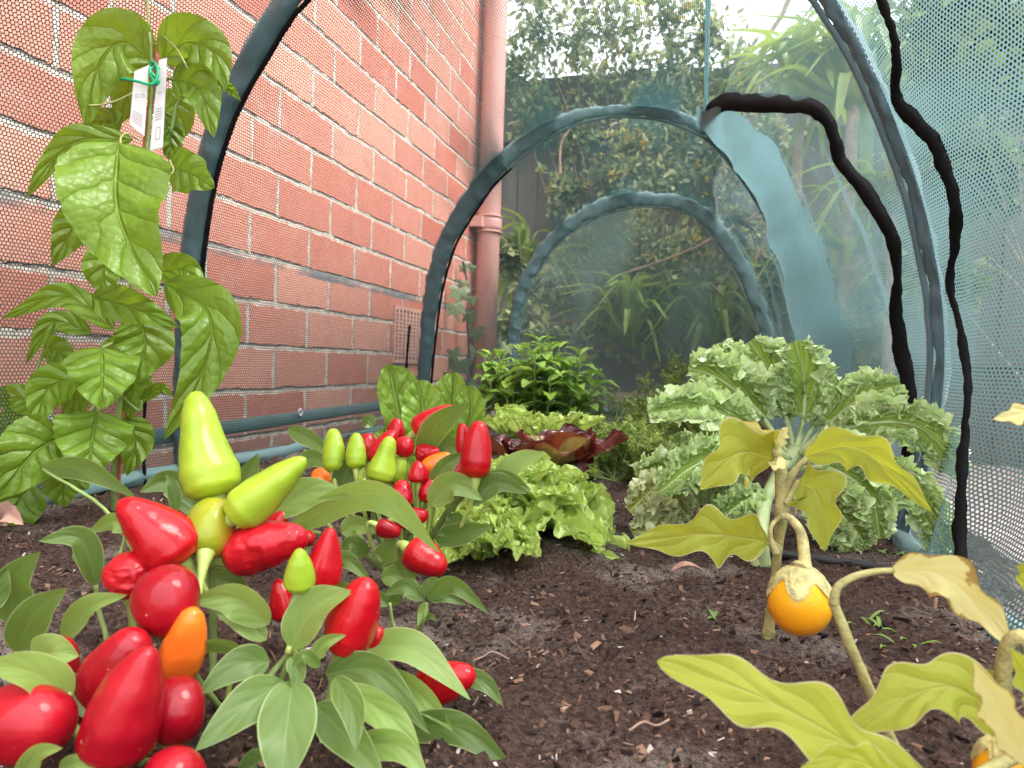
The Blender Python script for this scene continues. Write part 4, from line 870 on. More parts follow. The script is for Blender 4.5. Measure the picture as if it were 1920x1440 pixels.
# ------------------------------------------------------------------ eggplants
base = on_z(1437, 1208); base[2] = soil_z(base[0], base[1])
e1 = thing('eggplant_plant', 'eggplant with a ripe yellow fruit hanging in the middle of the bed', 'eggplant', base)
def egg(par, px, py, d, rx, hang=(0, 0)):
    """a fruit whose calyx end is up"""
    ax = [P(px+6, py-rx*1.16, d), P(px-1, py+rx*1.02, d)]; r = rx*d/F; mb = MB()
    col = lambda u, t, v: np.array([.78, .40, .015])*(1-np.clip((u-.35)*1.3, 0, 1))[:, None]+np.array([.80, .24, .008])*np.clip((u-.35)*1.3, 0, 1)[:, None]
    fruit_body(mb, ax, r, lambda u: math.sqrt(max(0, 1-(2*u-1)**2))*(.93+.1*u), lobe=0, lump=.015, nu=36, seg=36, colf=col, seed=3); o = build('fruit', mb, m_egg, par)
    # star calyx hugging the top, then the stalk
    a, b_ = np.array(ax[0]), np.array(ax[1]); dr = unit(b_-a); L = np.linalg.norm(b_-a); e1_ = unit(np.cross(dr, unit(CP-a))); e2_ = np.cross(dr, e1_)
    mb = MB(); n1, n2 = 12, 40; V = []
    for i in range(n1):
        for j in range(n2):
            th = 2*np.pi*j/n2; lobe_ = .17+.30*abs(math.cos(th*2.5+.6))**1.6*(1+.25*math.sin(th+1))
            u = .005+lobe_*i/(n1-1); rr = r*(math.sqrt(max(0, 1-(2*u-1)**2))*(.93+.1*u)+.035*(1-.4*i/(n1-1)))+.0006*math.sin(th*9+i)
            V.append(a+dr*L*u*1.0-dr*.001+(e1_*math.cos(th)+e2_*math.sin(th))*rr)
    mb.add(V, grid_faces(n1, n2, True)); build('calyx', mb, m_calx, o)
    return a, r, o
a, r, fo = egg(e1, 1497, 1130, .47, 59)
mb = MB(); tube(mb, [a+np.array([0, 0, -.002]), P(1508, 1052, .472), P(1502, 1000, .475), P(1482, 972, .48), P(1466, 968, .483)], [r*.36, r*.2, .0033, .0026, .0024], 26, 12, lump=.0003); build('fruit_stalk', mb, m_calx, fo)
EG = [
 ([(1452, 862, .495), (1385, 850, .48), (1312, 918, .47)], 60, m_eggl, dict(fold=.12, tilt=12)), ([(1508, 856, .49), (1590, 838, .475), (1665, 880, .465), (1748, 960, .46)], 40, m_eggl, dict(fold=.2, tilt=-12)),
 ([(1495, 905, .49), (1532, 930, .48), (1546, 1034, .47)], 52, m_eggl, dict(fold=.25, tilt=0)), ([(1458, 838, .49), (1425, 806, .485), (1380, 788, .48)], 22, m_eggp, dict(fold=.4, tilt=40)),
 ([(1455, 840, .49), (1466, 815, .488), (1478, 800, .486)], 14, m_eggp, dict(fold=.4)), ([(1440, 1016, .48), (1330, 1002, .465), (1172, 1018, .45)], 50, m_eggl, dict(fold=.2, tilt=10)),
 ([(1470, 860, .485), (1455, 872, .48), (1440, 866, .478)], 12, m_eggp, dict()),
]
for pts, hw, mt, kw in EG:
    k = dict(prof=pr_ovate, lobes=(.32, 3.2), wave=.18, wf=2.2, nu=60, nv=21); k.update(kw); add_leaf(e1, pts, hw, mt, **k)
dB = ground(1437, 1208)
stems(e1, m_eggs, [([(1438, 1212, dB), (1449, 1120, .50), (1457, 1040, .495), (1466, 960, .495), (1466, 900, .495), (1455, 840, .49)], [11, 9, 8, 13, 13, 8]),
 ([(1468, 930, .495), (1485, 890, .49), (1512, 858, .488)], [9, 7, 5]), ([(1468, 900, .495), (1462, 875, .495), (1450, 862, .494)], [8, 6, 4]), ([(1475, 945, .49), (1486, 920, .49), (1498, 900, .488)], [8, 6, 5]),
 ([(1460, 1030, .49), (1450, 1020, .483), (1438, 1016, .48)], [8, 6, 6]), ([(1462, 970, .49), (1447, 985, .48), (1446, 1012, .478), (1456, 1038, .478)], [5, 4, 5, 9])])
for pts in ([(1441, 1190, dB), (1444, 1180, dB)], [(1446, 1150, .50), (1447, 1144, .50)]):
    stems(e1, m_eggs, [(pts, [12, 12])], 'stem_node')
base = on_z(1715, 1490)
e2 = thing('eggplant_plant', 'eggplant in the near right corner with large blurred wavy yellow-green leaves', 'eggplant', base)
EG2 = [
 ([(1672, 1070, .325), (1760, 1075, .315), (1840, 1140, .305), (1905, 1220, .295)], 46, m_eggp, dict(fold=.35, tilt=-8)),
 ([(1760, 1500, .25), (1600, 1400, .25), (1420, 1305, .255), (1232, 1240, .26)], 58, m_eggl, dict(fold=.12, tilt=-18, wave=.25, wf=2.4, prof=pr_blunt, lobes=(.3, 3.4))),
 ([(1905, 1372, .27), (1790, 1290, .265), (1680, 1320, .26), (1568, 1392, .26)], 60, m_eggl, dict(fold=.2, tilt=-14)),
 ([(1900, 1330, .29), (1800, 1272, .29), (1700, 1290, .29)], 36, m_eggl, dict(fold=.2)),
 ([(1935, 1440, .235), (1880, 1330, .235), (1825, 1240, .235)], 42, m_eggp, dict(fold=.3, tilt=25, wave=.05)),
 ([(1960, 1330, .25), (1930, 1270, .25), (1895, 1215, .25)], 30, m_eggl, dict(fold=.4)),
 ([(1700, 1480, .235), (1600, 1425, .235), (1500, 1440, .235)], 34, m_eggl, dict(fold=.3)),
 ([(1975, 752, .30), (1915, 775, .30), (1862, 786, .30)], 22, m_eggp, dict(fold=.2, wave=.05)),
 ([(1960, 1190, .30), (1925, 1080, .30), (1905, 1060, .30)], 16, m_eggl, dict(fold=.2)),
]
for pts, hw, mt, kw in EG2:
    k = dict(prof=pr_ovate, lobes=(.26, 3.2), wave=.2, wf=2.2, nu=60, nv=21); k.update(kw); add_leaf(e2, pts, hw, mt, **k)
mb = MB(); tube(mb, [base, P(1690, 1430, .325), P(1640, 1315, .325), P(1590, 1200, .325), P(1563, 1130, .325)], [.0034, .0027, .0025, .0024, .0024], 30, 9, lump=.0004)
tube(mb, [P(1563, 1135, .325), P(1570, 1102, .325), P(1600, 1082, .325), P(1640, 1072, .325), P(1675, 1070, .325)], [.0024, .0019, .0017, .0015, .0014], 24, 9); build('stem', mb, m_eggs, e2)
mb = MB(); tube(mb, [base, P(1830, 1500, .29), P(1960, 1400, .27), P(1950, 1280, .27)], [.004, .0038, .0034, .003], 30, 9)
tube(mb, [P(1950, 1280, .27), P(1925, 1200, .272), P(1895, 1202, .275), P(1882, 1240, .278), P(1880, 1300, .28)], [.003, .0028, .0028, .003, .0032], 24, 9); build('stem', mb, m_eggs, e2)
mb = MB(); tube(mb, [P(1760, 1500, .25), P(1860, 1440, .255), P(1950, 1400, .27)], .0022, 12, 8); build('stem', mb, m_eggs, e2)
mb = MB(); tube(mb, [P(1950, 1280, .27), P(1975, 1000, .29), P(1975, 752, .30)], .0022, 12, 8); build('stem', mb, m_eggs, e2)
egg(e2, 1878, 1444, .28, 50)
# ------------------------------------------------------------------ kale
def pr_kale(u): return np.clip(np.where(u < .28, .06+.02*u/.28, .08+.92*np.sin(np.pi*np.clip((u-.26)/.80, 0, 1)**.75)**.6), 0, 1)
def frill(V, nu, nv, seed, sc, wl_=.0078, wd0=.0165, amp=.0052, u0=.27, rows_=((0, 1.), (.10, .9), (.22, .75), (.33, .55))):
    """ruffled ribbons along the margin (and along lines inside it) of a leaf blade"""
    V = V.reshape(nu, nv, 3); fr = MB(); rs = np.random.default_rng(seed); i0 = int(nu*u0)
    jl = []
    for a, w_ in rows_: jl += [(int(nv*a), w_), (nv-1-int(nv*a), w_)]
    for j, wd in jl:
        e = catmull(V[i0:, j][::4], 260); j2 = min(max(j+(2 if j < nv/2 else -2), 0), nv-1); inn = catmull(V[i0:, j2][::4], 260)
        t = tangents(e); od = unit(e-inn); up = unit(np.cross(t, od)); up = up*np.sign(np.sum(up*(CP+np.array([0, .2, .6])-e), 1))[:, None]
        Lc = np.r_[0, np.cumsum(np.linalg.norm(np.diff(e, axis=0), axis=1))]; ph = Lc/(wl_*sc)*2*np.pi+fbm(np.stack([Lc*60, Lc*0+j, Lc*0], 1), 2, j)*3.5; a1 = .6+.6*fbm(np.stack([Lc*90, Lc*0+j*3, Lc*0], 1), 2, 5)
        env = np.sin(np.pi*np.linspace(.04, .97, 260))**.4; w = wd0*sc*wd*env*(.7+.5*rs.uniform()); rows = []
        lift = .35+.65*(0 < j < nv-1)
        dv = od*(1-lift*.8)+up*lift
        for k in range(6):
            f = k/5; rows.append(e+dv*(w*f)[:, None]*(.75+.25*np.cos(ph*.5))[:, None]+np.cross(t, dv)*(np.sin(ph)*a1*amp*sc*f**.8*env)[:, None]+t*(np.cos(ph+.7)*amp*.7*sc*f*a1*env)[:, None]+up*(np.sin(ph*2.3+k*.5)*.0014*f*sc)[:, None])
        cc = np.repeat((.95+.35*np.linspace(0, 1, 6))[:, None]*np.ones((1, 3)), 260, 0)
        fr.add(np.concatenate(rows), grid_faces(6, 260), np.stack([np.tile(np.linspace(.28, 1, 260), 6), np.repeat(.5+.5*np.linspace(.85, 1, 6), 260)], 1), cc)
    return fr
def kale_leaf(par, pts, hw, mat, nu=90, nv=45, am=.17, **k):
    d = np.mean([q[2] for q in pts]); mb = MB(); kk = dict(fold=.25, tilt=0, wave=.22, wf=2.2); kk.update(k)
    leaf(mb, [P(*q) for q in pts], hw*.56*d/F, view=CP+np.array([0, .1, .35]), prof=pr_kale, nu=nu, nv=nv, ruff=am, rf=11, roct=3, rpow=1.7, pw=.8, **kk)
    fr = frill(mb.v[0], nu, nv, int(abs(pts[-1][0]*7+pts[-1][1])), d/.8)
    o = build('leaf', mb, mat, par); build('frilled_margin', fr, mat, o)
    mb = MB(); tube(mb, [P(*q) for q in pts], np.array([.0040, .0026, .0014, .0006])*d/.8, 30, 8); build('midrib', mb, m_kals, o)
base = on_z(1432, 1062); base[2] = soil_z(base[0], base[1]); dk = ground(1432, 1062)
k1 = thing('kale_plant', 'big curly kale with pale frilled leaves spreading from a thick green stalk', 'kale', base, 'kale plants')
stems(k1, m_kals, [([(1432, 1064, dk), (1428, 1000, dk), (1436, 940, .76), (1462, 890, .80), (1492, 845, .83)], [14, 13, 13, 17, 19]),
                   ([(1418, 1062, dk), (1424, 1042, dk)], [12, 12])])
CK = (1492, 850, .83)
KL = [
 ([CK, (1508, 770, .85), (1506, 700, .85), (1490, 640, .84)], 88, {}), ([CK, (1470, 770, .87), (1445, 700, .88), (1405, 640, .88)], 78, {}),
 ([(1480, 860, .82), (1420, 770, .86), (1350, 712, .87), (1290, 690, .86)], 80, {}), ([(1480, 862, .81), (1400, 800, .80), (1310, 770, .79), (1215, 775, .78)], 72, dict(tilt=-15)),
 ([(1500, 850, .83), (1560, 790, .82), (1620, 745, .80), (1690, 722, .79)], 66, dict(tilt=8)), ([(1505, 850, .82), (1600, 800, .79), (1720, 800, .76), (1806, 890, .74)], 64, dict(tilt=-18)),
 ([(1500, 866, .80), (1600, 860, .76), (1720, 930, .73), (1782, 1060, .71)], 56, dict(tilt=-12)), ([(1480, 880, .80), (1400, 850, .77), (1310, 870, .75), (1235, 925, .74)], 66, dict(tilt=0)),
 ([(1488, 880, .79), (1560, 880, .75), (1630, 930, .73), (1650, 1010, .72)], 56, {}), ([(1475, 920, .79), (1520, 960, .76), (1560, 1000, .75), (1590, 1040, .74)], 36, {}),
 ([(1480, 840, .86), (1400, 760, .92), (1370, 690, .94), (1345, 645, .95)], 60, {}),
 ([(1500, 850, .80), (1550, 830, .77), (1600, 850, .75), (1640, 890, .74)], 44, {}), ([CK, (1530, 790, .86), (1545, 740, .87), (1560, 700, .87)], 44, {}),
 ([(1470, 930, .79), (1420, 930, .76), (1370, 960, .75), (1340, 1000, .75)], 44, {}), ([(1500, 900, .78), (1540, 930, .76), (1600, 990, .74), (1625, 1030, .73)], 44, {}),
]
for pts, hw, kw in KL: kale_leaf(k1, pts, hw, m_kale, **kw)
base = on_z(1330, 1045); base[2] = 0
k2 = thing('kale_plant', 'low kale with leaves fading to yellow beside the bare soil', 'kale', base, 'kale plants')
b2 = (1330, 1040, .80)
for pts, hw, mt in [([b2, (1280, 960, .80), (1230, 920, .78), (1180, 960, .77)], 58, m_kaly), ([b2, (1300, 930, .82), (1250, 880, .82), (1190, 890, .80)], 56, m_kale), ([b2, (1320, 920, .83), (1300, 860, .84), (1260, 820, .84)], 60, m_kale),
                    ([b2, (1270, 1000, .78), (1220, 990, .77), (1185, 1000, .76)], 44, m_kaly), ([b2, (1350, 940, .82), (1370, 890, .82), (1360, 850, .82)], 52, m_kale), ([b2, (1380, 980, .79), (1400, 990, .78), (1420, 1030, .77)], 36, m_kale)]:
    kale_leaf(k2, pts, hw, mt, nu=80, nv=41)
stems(k2, m_kals, [([(1330, 1050, .80), (1332, 1000, .80), (1330, 960, .82)], [8, 8, 8])])

# ------------------------------------------------------------------ lettuces
def rosette(name, label, cx, cy, d, n, L, hwr, mats, el=(10, 80), prof=pr_spoon, ruff=.28, rf=7, grp='lettuces', cat='lettuce', aim=None, seed=1, squash=1.0, bend_=.5, fr_=None):
    rs = np.random.default_rng(seed); b_ = P(cx, cy, d); b_[2] = soil_z(b_[0], b_[1]); t_ = thing(name, label, cat, b_, grp)
    for i in range(n):
        f = (i+.5)/n; az = i*2.39996+rs.uniform(-.3, .3); e = math.radians(el[0]+(el[1]-el[0])*f**1.2+rs.uniform(-6, 6)); l = L*(1.05-.45*f)*rs.uniform(.85, 1.12)
        h = np.array([math.cos(az), math.sin(az), 0]); d0 = h*math.cos(e)*squash+np.array([0, 0, math.sin(e)])
        e2_ = e-math.radians(45*bend_); d1 = h*math.cos(e2_)*squash+np.array([0, 0, math.sin(e2_)])
        o0 = b_+h*.006+np.array([0, 0, .008]); mid = o0+d0*l*.5; end = mid+d1*l*.55
        mb = MB(); leaf(mb, [o0, o0+d0*l*.25, mid, end], l*hwr*rs.uniform(.85, 1.15), view=b_+np.array([0, 0, .6]), prof=prof, nu=70, nv=41, fold=.3, ruff=ruff, rf=rf, roct=2, rpow=1.4, lobes=(.10, 6), rt=.22, wave=.3, wf=4.5, cup=.15, seed=int(rs.integers(9999)))
        lf = build('leaf', mb, mats[i % len(mats)], t_)
        if fr_: build('frilled_margin', frill(mb.v[0], 70, 41, int(rs.integers(9999)), 1.0, fr_[0], fr_[1], fr_[2], .35, ((0, 1.), (.13, .7))), mats[i % len(mats)], lf)
    return t_
rosette('lettuce', 'large frilly lime green lettuce sprawling over the bare soil right of the peppers', 955, 1006, .79, 34, .118, .31, [m_lett], el=(4, 84), seed=3, rf=9, ruff=.14, fr_=(.017, .017, .0065))
rosette('lettuce', 'small frilly green lettuce at the near edge touching the soil below the peppers', 885, 1062, .68, 12, .06, .36, [m_lett], el=(5, 75), seed=8, rf=9, ruff=.14, fr_=(.015, .013, .006))
rosette('lettuce', 'shiny dark red lettuce between the green lettuce and the herbs', 1030, 880, .97, 20, .125, .40, [m_redl, m_redl, m_redg], el=(48, 88), seed=5, rf=4.5, ruff=.2)
rosette('lettuce', 'pale frilly lettuce in front of the mint', 1000, 850, 1.12, 13, .145, .26, [m_lett], el=(56, 88), seed=6, rf=9, ruff=.14, fr_=(.017, .018, .0065))
rosette('lettuce', 'purple tipped loose lettuce by the net wall behind the peppers', 650, 868, 1.05, 14, .075, .45, [m_redl, m_lett, m_redg], el=(20, 80), seed=7, rf=7, ruff=.3)
rosette('lettuce', 'bronze green lettuce half hidden behind the red peppers', 935, 890, .95, 10, .085, .42, [m_redg, m_lett], el=(30, 80), seed=12, rf=6, ruff=.25)
rosette('lettuce', 'frilly lettuce tucked under the upright cos leaves', 700, 905, .88, 12, .085, .42, [m_lett], el=(20, 75), seed=13, rf=8, ruff=.3)
bq = on_z(805, 905); bq[2] = soil_z(bq[0], bq[1]); dq = ground(805, 905)
cosl = thing('lettuce', 'tall cos lettuce with upright rounded green leaves', 'lettuce', bq, 'lettuces')
for pts, hw, kw in [([(780, 900, .98), (757, 820, .97), (742, 750, .96), (728, 684, .96)], 56, dict(tilt=-25)), ([(790, 900, .94), (795, 820, .93), (792, 760, .93), (780, 712, .93)], 46, {}), ([(815, 900, 1.0), (845, 800, 1.0), (850, 750, 1.0), (853, 696, 1.0)], 42, dict(tilt=20)),
                    ([(835, 900, .95), (872, 820, .95), (884, 770, .95), (880, 722, .95)], 38, dict(tilt=15)), ([(790, 890, 1.02), (815, 800, 1.02), (815, 740, 1.02)], 44, {}), ([(850, 900, .93), (885, 860, .93), (895, 810, .93)], 36, {}),
                    ([(770, 900, .92), (735, 850, .92), (720, 800, .92)], 38, {}), ([(790, 900, .97), (770, 830, .99), (775, 770, 1.0)], 40, {})]:
    d = np.mean([q[2] for q in pts]); mb = MB(); k = dict(fold=.35, cup=.2, ruff=.07, rf=7, wave=.12, wf=2.4, nu=44, nv=25); k.update(kw)
    leaf(mb, [P(*q) for q in pts], hw*d/F, view=CP+np.array([0, 0, .15]), prof=pr_cos, **k); build('leaf', mb, m_cos, cosl)

# ------------------------------------------------------------------ clouds of small leaves for herbs and bushes
def leaf_cloud(mb, pos, dirs, L, hwr, cols, rs, nseg=1):
    """many small folded leaves: pos (n,3), dirs (n,3), lengths (n)"""
    n = len(pos); dirs = unit(dirs); up = unit(rs.normal(0, .55, (n, 3))+np.array([0, -.25, 1.0])); s = unit(np.cross(dirs, up)); nn = np.cross(s, dirs)
    w = (L*hwr)[:, None]; l = L[:, None]; dp = (rs.uniform(.0, .3, n)*L)[:, None]
    a = pos; b1 = pos+dirs*l*.28+s*w*.8+nn*w*.25; c1 = pos+dirs*l*.28-s*w*.8+nn*w*.25; b2 = pos+dirs*l*.62+s*w*.8+nn*w*.2-nn*dp*.3; c2 = pos+dirs*l*.62-s*w*.8+nn*w*.2-nn*dp*.3
    m1 = pos+dirs*l*.3; m2 = pos+dirs*l*.64-nn*dp*.3; t_ = pos+dirs*l-nn*dp
    v = np.stack([a, b1, m1, c1, b2, m2, c2, t_], 1).reshape(-1, 3)
    f0 = [(0, 2, 1), (0, 3, 2), (1, 2, 5, 4), (2, 3, 6, 5), (4, 5, 7), (5, 6, 7)]
    uv = np.tile(np.array([(0, .5), (.28, 0), (.3, .5), (.28, 1), (.62, 0), (.64, .5), (.62, 1), (1, .5)]), (n, 1))
    k0 = mb.n; mb.v.append(v); mb.uv.append(uv); mb.c.append(np.repeat(cols, 8, 0)); mb.n += len(v)
    off = np.arange(n)*8+k0
    for q in f0: mb.f += [tuple(x) for x in (off[:, None]+np.array(q)[None]).tolist()]
def sprig(rs, root, n, spread, h, tw=.0012):
    """stems fanning up from a root; returns list of polylines"""
    out = []
    for i in range(n):
        az = rs.uniform(0, 6.28); r = spread*math.sqrt(rs.uniform(0, 1)); hh = h*rs.uniform(.6, 1.05)*(1-.25*r/max(spread, 1e-6))
        e = root+np.array([math.cos(az)*r, math.sin(az)*r, hh]); m_ = root+np.array([math.cos(az)*r*.75, math.sin(az)*r*.75, hh*.5])
        out.append(catmull([root+rs.normal(0, .01, 3)*[1, 1, 0], m_, e], 16))
    return out
def herb(name, label, cat, root, n, spread, h, L, hwr, mat, smat, step, cols, seed, opp=True, droop=.25, start=.25, tw=.0014, crown=0):
    rs = np.random.default_rng(seed); root = np.array(root, float); t_ = thing(name, label, cat, root); sm, fm = MB(), MB(); pos, dr, ln, cc = [], [], [], []
    for pl in sprig(rs, root, n, spread, h):
        tube(sm, pl, [tw*1.2, tw*.7], 16, 6); Ls = np.linalg.norm(pl[-1]-pl[0]); k = max(2, int(Ls/step)); ph = rs.uniform(0, 6)
        for j in range(k):
            f = start+(1-start)*(j+1)/k; q = pl[0]*0+np.array([np.interp(f*15, np.arange(16), pl[:, a]) for a in range(3)]); az = ph+j*math.pi/2
            for s_ in ((0, math.pi) if opp else (rs.uniform(0, 6),)):
                a = az+s_; up_ = -droop+.75*(j/k)**2+rs.uniform(-.15, .15); pos.append(q); dr.append((math.cos(a), math.sin(a), up_)); l = L*rs.uniform(.7, 1.15)*(1-.35*(f > .9)); ln.append(l)
                cc.append(np.array(cols[rs.integers(len(cols))])*rs.uniform(.8, 1.2)*(1+.25*f))
    if crown: pass
    leaf_cloud(fm, np.array(pos), np.array(dr), np.array(ln), hwr, np.array(cc), rs)
    build('stem', sm, smat, t_); build('foliage', fm, mat, t_); return t_
def herb_fine(name, label, cat, root, n, spread, h, L, hwr, mat, smat, step, cols, seed, **k):
    """the same with properly curved leaves (for plants whose leaves can be told apart)"""
    rs = np.random.default_rng(seed); root = np.array(root, float); t_ = thing(name, label, cat, root); sm, fm = MB(), MB()
    for pl in sprig(rs, root, n, spread, h):
        tube(sm, pl, [.0018, .0011], 16, 6); Ls = np.linalg.norm(pl[-1]-pl[0]); kk = max(3, int(Ls/step)); ph = rs.uniform(0, 6)
        for j in range(kk):
            f = .15+.85*(j+1)/kk; q = np.array([np.interp(f*15, np.arange(16), pl[:, a]) for a in range(3)]); az = ph+j*math.pi/2+rs.uniform(-.2, .2)
            for s_ in (0, math.pi):
                l = L*rs.uniform(.75, 1.15)*(.75+.5*f if f < .9 else .75); up_ = .15+.5*(f > .9); d_ = np.array([math.cos(az+s_), math.sin(az+s_), up_]); d2 = d_*[1, 1, 0]+np.array([0, 0, up_-.55])
                leaf(fm, [q, q+d_*l*.5, q+d_*l*.5+d2*l*.5], l*hwr, prof=pr_lance, nu=8, nv=5, fold=.35, wave=.1, seed=int(rs.integers(9999)), c=np.array(cols[rs.integers(len(cols))])*rs.uniform(.8, 1.15)*(.85+.35*f))
    build('stem', sm, smat, t_); build('foliage', fm, mat, t_); return t_
def gz(x, y): return np.array([x, y, soil_z(x, y)])
q = P(1010, 800, 1.55)
herb_fine('mint_plant', 'bushy bright green mint standing in front of the far end of the tunnel', 'herb', gz(q[0], q[1]), 46, .135, .25, .05, .27, m_mint, m_stemg, .030, [(1, 1, 1), (1.15, 1.1, .8), (.8, .95, .9)], 4)
q = P(1120, 830, 1.62)
m_rose = plain_mat('rosemary_needles', (.16, .20, .13), .6, .3, 60, useC=True, trans=.15)
herb('rosemary_plant', 'small grey-green rosemary with needle leaves beside the mint', 'herb', gz(q[0], q[1]), 26, .085, .17, .019, .07, m_rose, m_stemg, .0032, [(1, 1, 1), (.8, .9, .8)], 9, droop=-.5, start=.1)
m_feath = plain_mat('feathery_leaf', (.17, .24, .05), .6, .3, 40, useC=True, trans=.3)
def feather(name, label, root, n, spread, h, seed, cols):
    rs = np.random.default_rng(seed); root = np.array(root, float); t_ = thing(name, label, 'vegetable', root, 'feathery carrot tops'); sm, fm = MB(), MB(); pos, dr, ln, cc = [], [], [], []
    for pl in sprig(rs, root, n, spread, h):
        tube(sm, pl, [.0013, .0006], 14, 5); tdir = tangents(pl)
        for j in range(4, 16):
            for s_ in (-1, 1):
                sd = unit(np.cross(tdir[j], rs.normal(0, .3, 3)+[0, 0, 1.]))*s_; l2 = (.034*math.sin(math.pi*(j-2)/15)+.006)*rs.uniform(.7, 1.2)
                for m_ in range(6):
                    p_ = pl[j]+(sd*.8+tdir[j]*.6)*l2*m_/6; 
                    for s3 in (-1, 0, 1):
                        pos.append(p_); dr.append(sd*.7+tdir[j]*(.6)+np.cross(sd, tdir[j])*rs.normal(0, .5)+s3*unit(np.cross(sd, [0, 0, 1.]))*.8); ln.append(.009*rs.uniform(.6, 1.3)); cc.append(np.array(cols[rs.integers(len(cols))])*rs.uniform(.75, 1.25))
    leaf_cloud(fm, np.array(pos), np.array(dr), np.array(ln), .13, np.array(cc), rs); build('stem', sm, m_stemg, t_); build('foliage', fm, m_feath, t_)
gcol = [(1, 1, 1), (1.3, 1.15, .9), (.8, .95, .8)]
for i, (px, py, d, n, sp, h, lab) in enumerate([(1150, 890, 1.15, 22, .10, .085, 'low carrot tops beside the red lettuce on the left of the path'), (1215, 850, 1.30, 24, .12, .12, 'feathery carrot tops in the middle of the bed behind the kale'),
        (1290, 830, 1.45, 26, .13, .20, 'tall feathery carrot tops behind the left shoulder of the kale'), (1330, 800, 1.5, 26, .13, .26, 'yellowish feathery tops rising highest behind the kale'), (1210, 800, 1.7, 18, .08, .17, 'sparse carrot tops near the end board')]):
    q = P(px, py, d); feather('carrot_plant', lab, gz(q[0], q[1]), n, sp, h, 30+i, gcol)

# ------------------------------------------------------------------ ivy on the corner, drip hose, weeds, fallen bits
def ivy_leaf(mb, c, n_, up, s, rs):
    n_ = unit(np.array(n_, float)); r_ = unit(np.cross(up, n_)); u_ = np.cross(n_, r_)
    o = np.array([(0, -.10), (.30, -.34), (.62, -.18), (.42, .10), (.60, .52), (.22, .42), (0, 1.0), (-.22, .42), (-.60, .52), (-.42, .10), (-.62, -.18), (-.30, -.34)])
    v = [c+n_*s*.05]+[c+(r_*x-u_*y)*s+n_*s*rs.uniform(-.16, .02) for x, y in o]
    mb.add(v, [(0, i+1, (i+1) % 12+1) for i in range(12)], [(.3, .5)]+[(.5+y*.5, .5+x*.7) for x, y in o])
rs = np.random.default_rng(21); ivy = thing('ivy', 'ivy with lobed leaves climbing the brick corner in front of the downpipe', 'ivy', (-.80, 2.62, 0))
main = catmull([on_x(872, 760, -.815), on_x(880, 680, -.815), on_x(876, 600, -.815), on_x(878, 545, -.815), on_x(868, 490, -.82)], 30); mb = MB(); tube(mb, main, .004, 40, 6, lump=.002)
tube(mb, [on_x(880, 680, -.815), on_y(915, 620, 2.66), on_y(940, 580, 2.66)], .0025, 20, 6); build('stem', mb, m_dkt, ivy)
mb = MB()
for px, py, s, dy in [(862, 545, 42, 0), (868, 530, 26, 0), (900, 545, 40, 0), (855, 575, 36, 0), (880, 590, 34, 0), (905, 595, 30, 0), (925, 615, 44, 0), (893, 620, 34, 0), (860, 680, 52, 0), (890, 655, 34, 0), (925, 640, 30, 0), (850, 660, 30, 0), (870, 500, 22, 0), (885, 500, 18, 0), (905, 690, 40, 0),
                      (880, 720, 40, 0), (845, 710, 34, 0), (930, 680, 40, 0), (950, 650, 34, 0), (915, 565, 24, 0), (886, 560, 24, 0), (950, 700, 30, 0)]:
    c = on_x(px, py, -.825+rs.uniform(0, .03)) if px < 895 else on_y(px, py, 2.66+rs.uniform(-.03, .02)); ivy_leaf(mb, c, CP-c+rs.normal(0, .7, 3), np.array([rs.uniform(-.5, .5), 0, 1.]), s*2.6/F*.8, rs)
build('foliage', mb, m_ivy, ivy)
m_hose = plain_mat('black_hose', (.012, .012, .013), .6, .2, 60)
hp = [on_z(x, y, .006) for x, y in [(700, 960), (900, 985), (1090, 1001), (1190, 1008), (1330, 1024), (1440, 1036), (1560, 1052), (1640, 1064), (1720, 1086)]]
mb = MB(); tube(mb, hp, .0045, 60, 8, lump=.0008); tag(build('drip_hose', mb, m_hose), 'thin black irrigation hose lying across the soil', 'hose')
m_weed = leaf_mat('weed_leaf', (.16, .28, .04), (.2, .3, .06), (.2, .3, .06), 3, .3, .2, .002, mid=.1)
for px, py, n, lab in [(1645, 1200, 9, 'grassy green weed seedlings on the soil right of the yellow fruit'), (1690, 1240, 5, 'single curved grass blade weed near the right edge of the soil'), (1335, 1155, 4, 'tiny green seedling left of the yellow fruit'), (1660, 1045, 7, 'small green weeds under the kale beside the net')]:
    c = on_z(px, py); c[2] = soil_z(c[0], c[1]); mb = MB(); rs = np.random.default_rng(px)
    for i in range(n):
        o = c+np.r_[rs.normal(0, .008, 2), 0]; a = rs.uniform(0, 6.28); l = rs.uniform(.007, .017); dd = np.array([math.cos(a), math.sin(a), .5]); leaf(mb, [o, o+dd*l*.6, o+dd*l-np.array([0, 0, .003])], .0015, nu=8, nv=5)
    tag(build('weed_seedling', mb, m_weed, origin=c), lab, 'weed', 'weeds on the soil')
m_dead = plain_mat('dead_leaf', (.34, .20, .15), .8, .3, 60, .3, trans=.1)
c = on_z(1288, 1088); c[2] = soil_z(c[0], c[1])+.006; mb = MB(); leaf(mb, [c+[-.014, 0, 0], c+[0, .002, .006], c+[.016, .006, .002]], .007, fold=.4, nu=14, nv=7)
tag(build('fallen_leaf', mb, m_dead), 'dry tan fallen leaf lying on the soil left of the eggplant stem', 'leaf')
c = P(-12, 980, .66); mb = MB(); leaf(mb, [c, P(10, 962, .65), P(44, 984, .64)], .012, view=CP, fold=.3, nu=20, nv=9, serr=.1, sf=8)
tag(build('withered_leaf', mb, m_dead, origin=c), 'withered reddish brown leaf at the left edge under the passionfruit', 'leaf')
m_twig = plain_mat('dry_twig', (.30, .19, .14), .8, .25, 60)
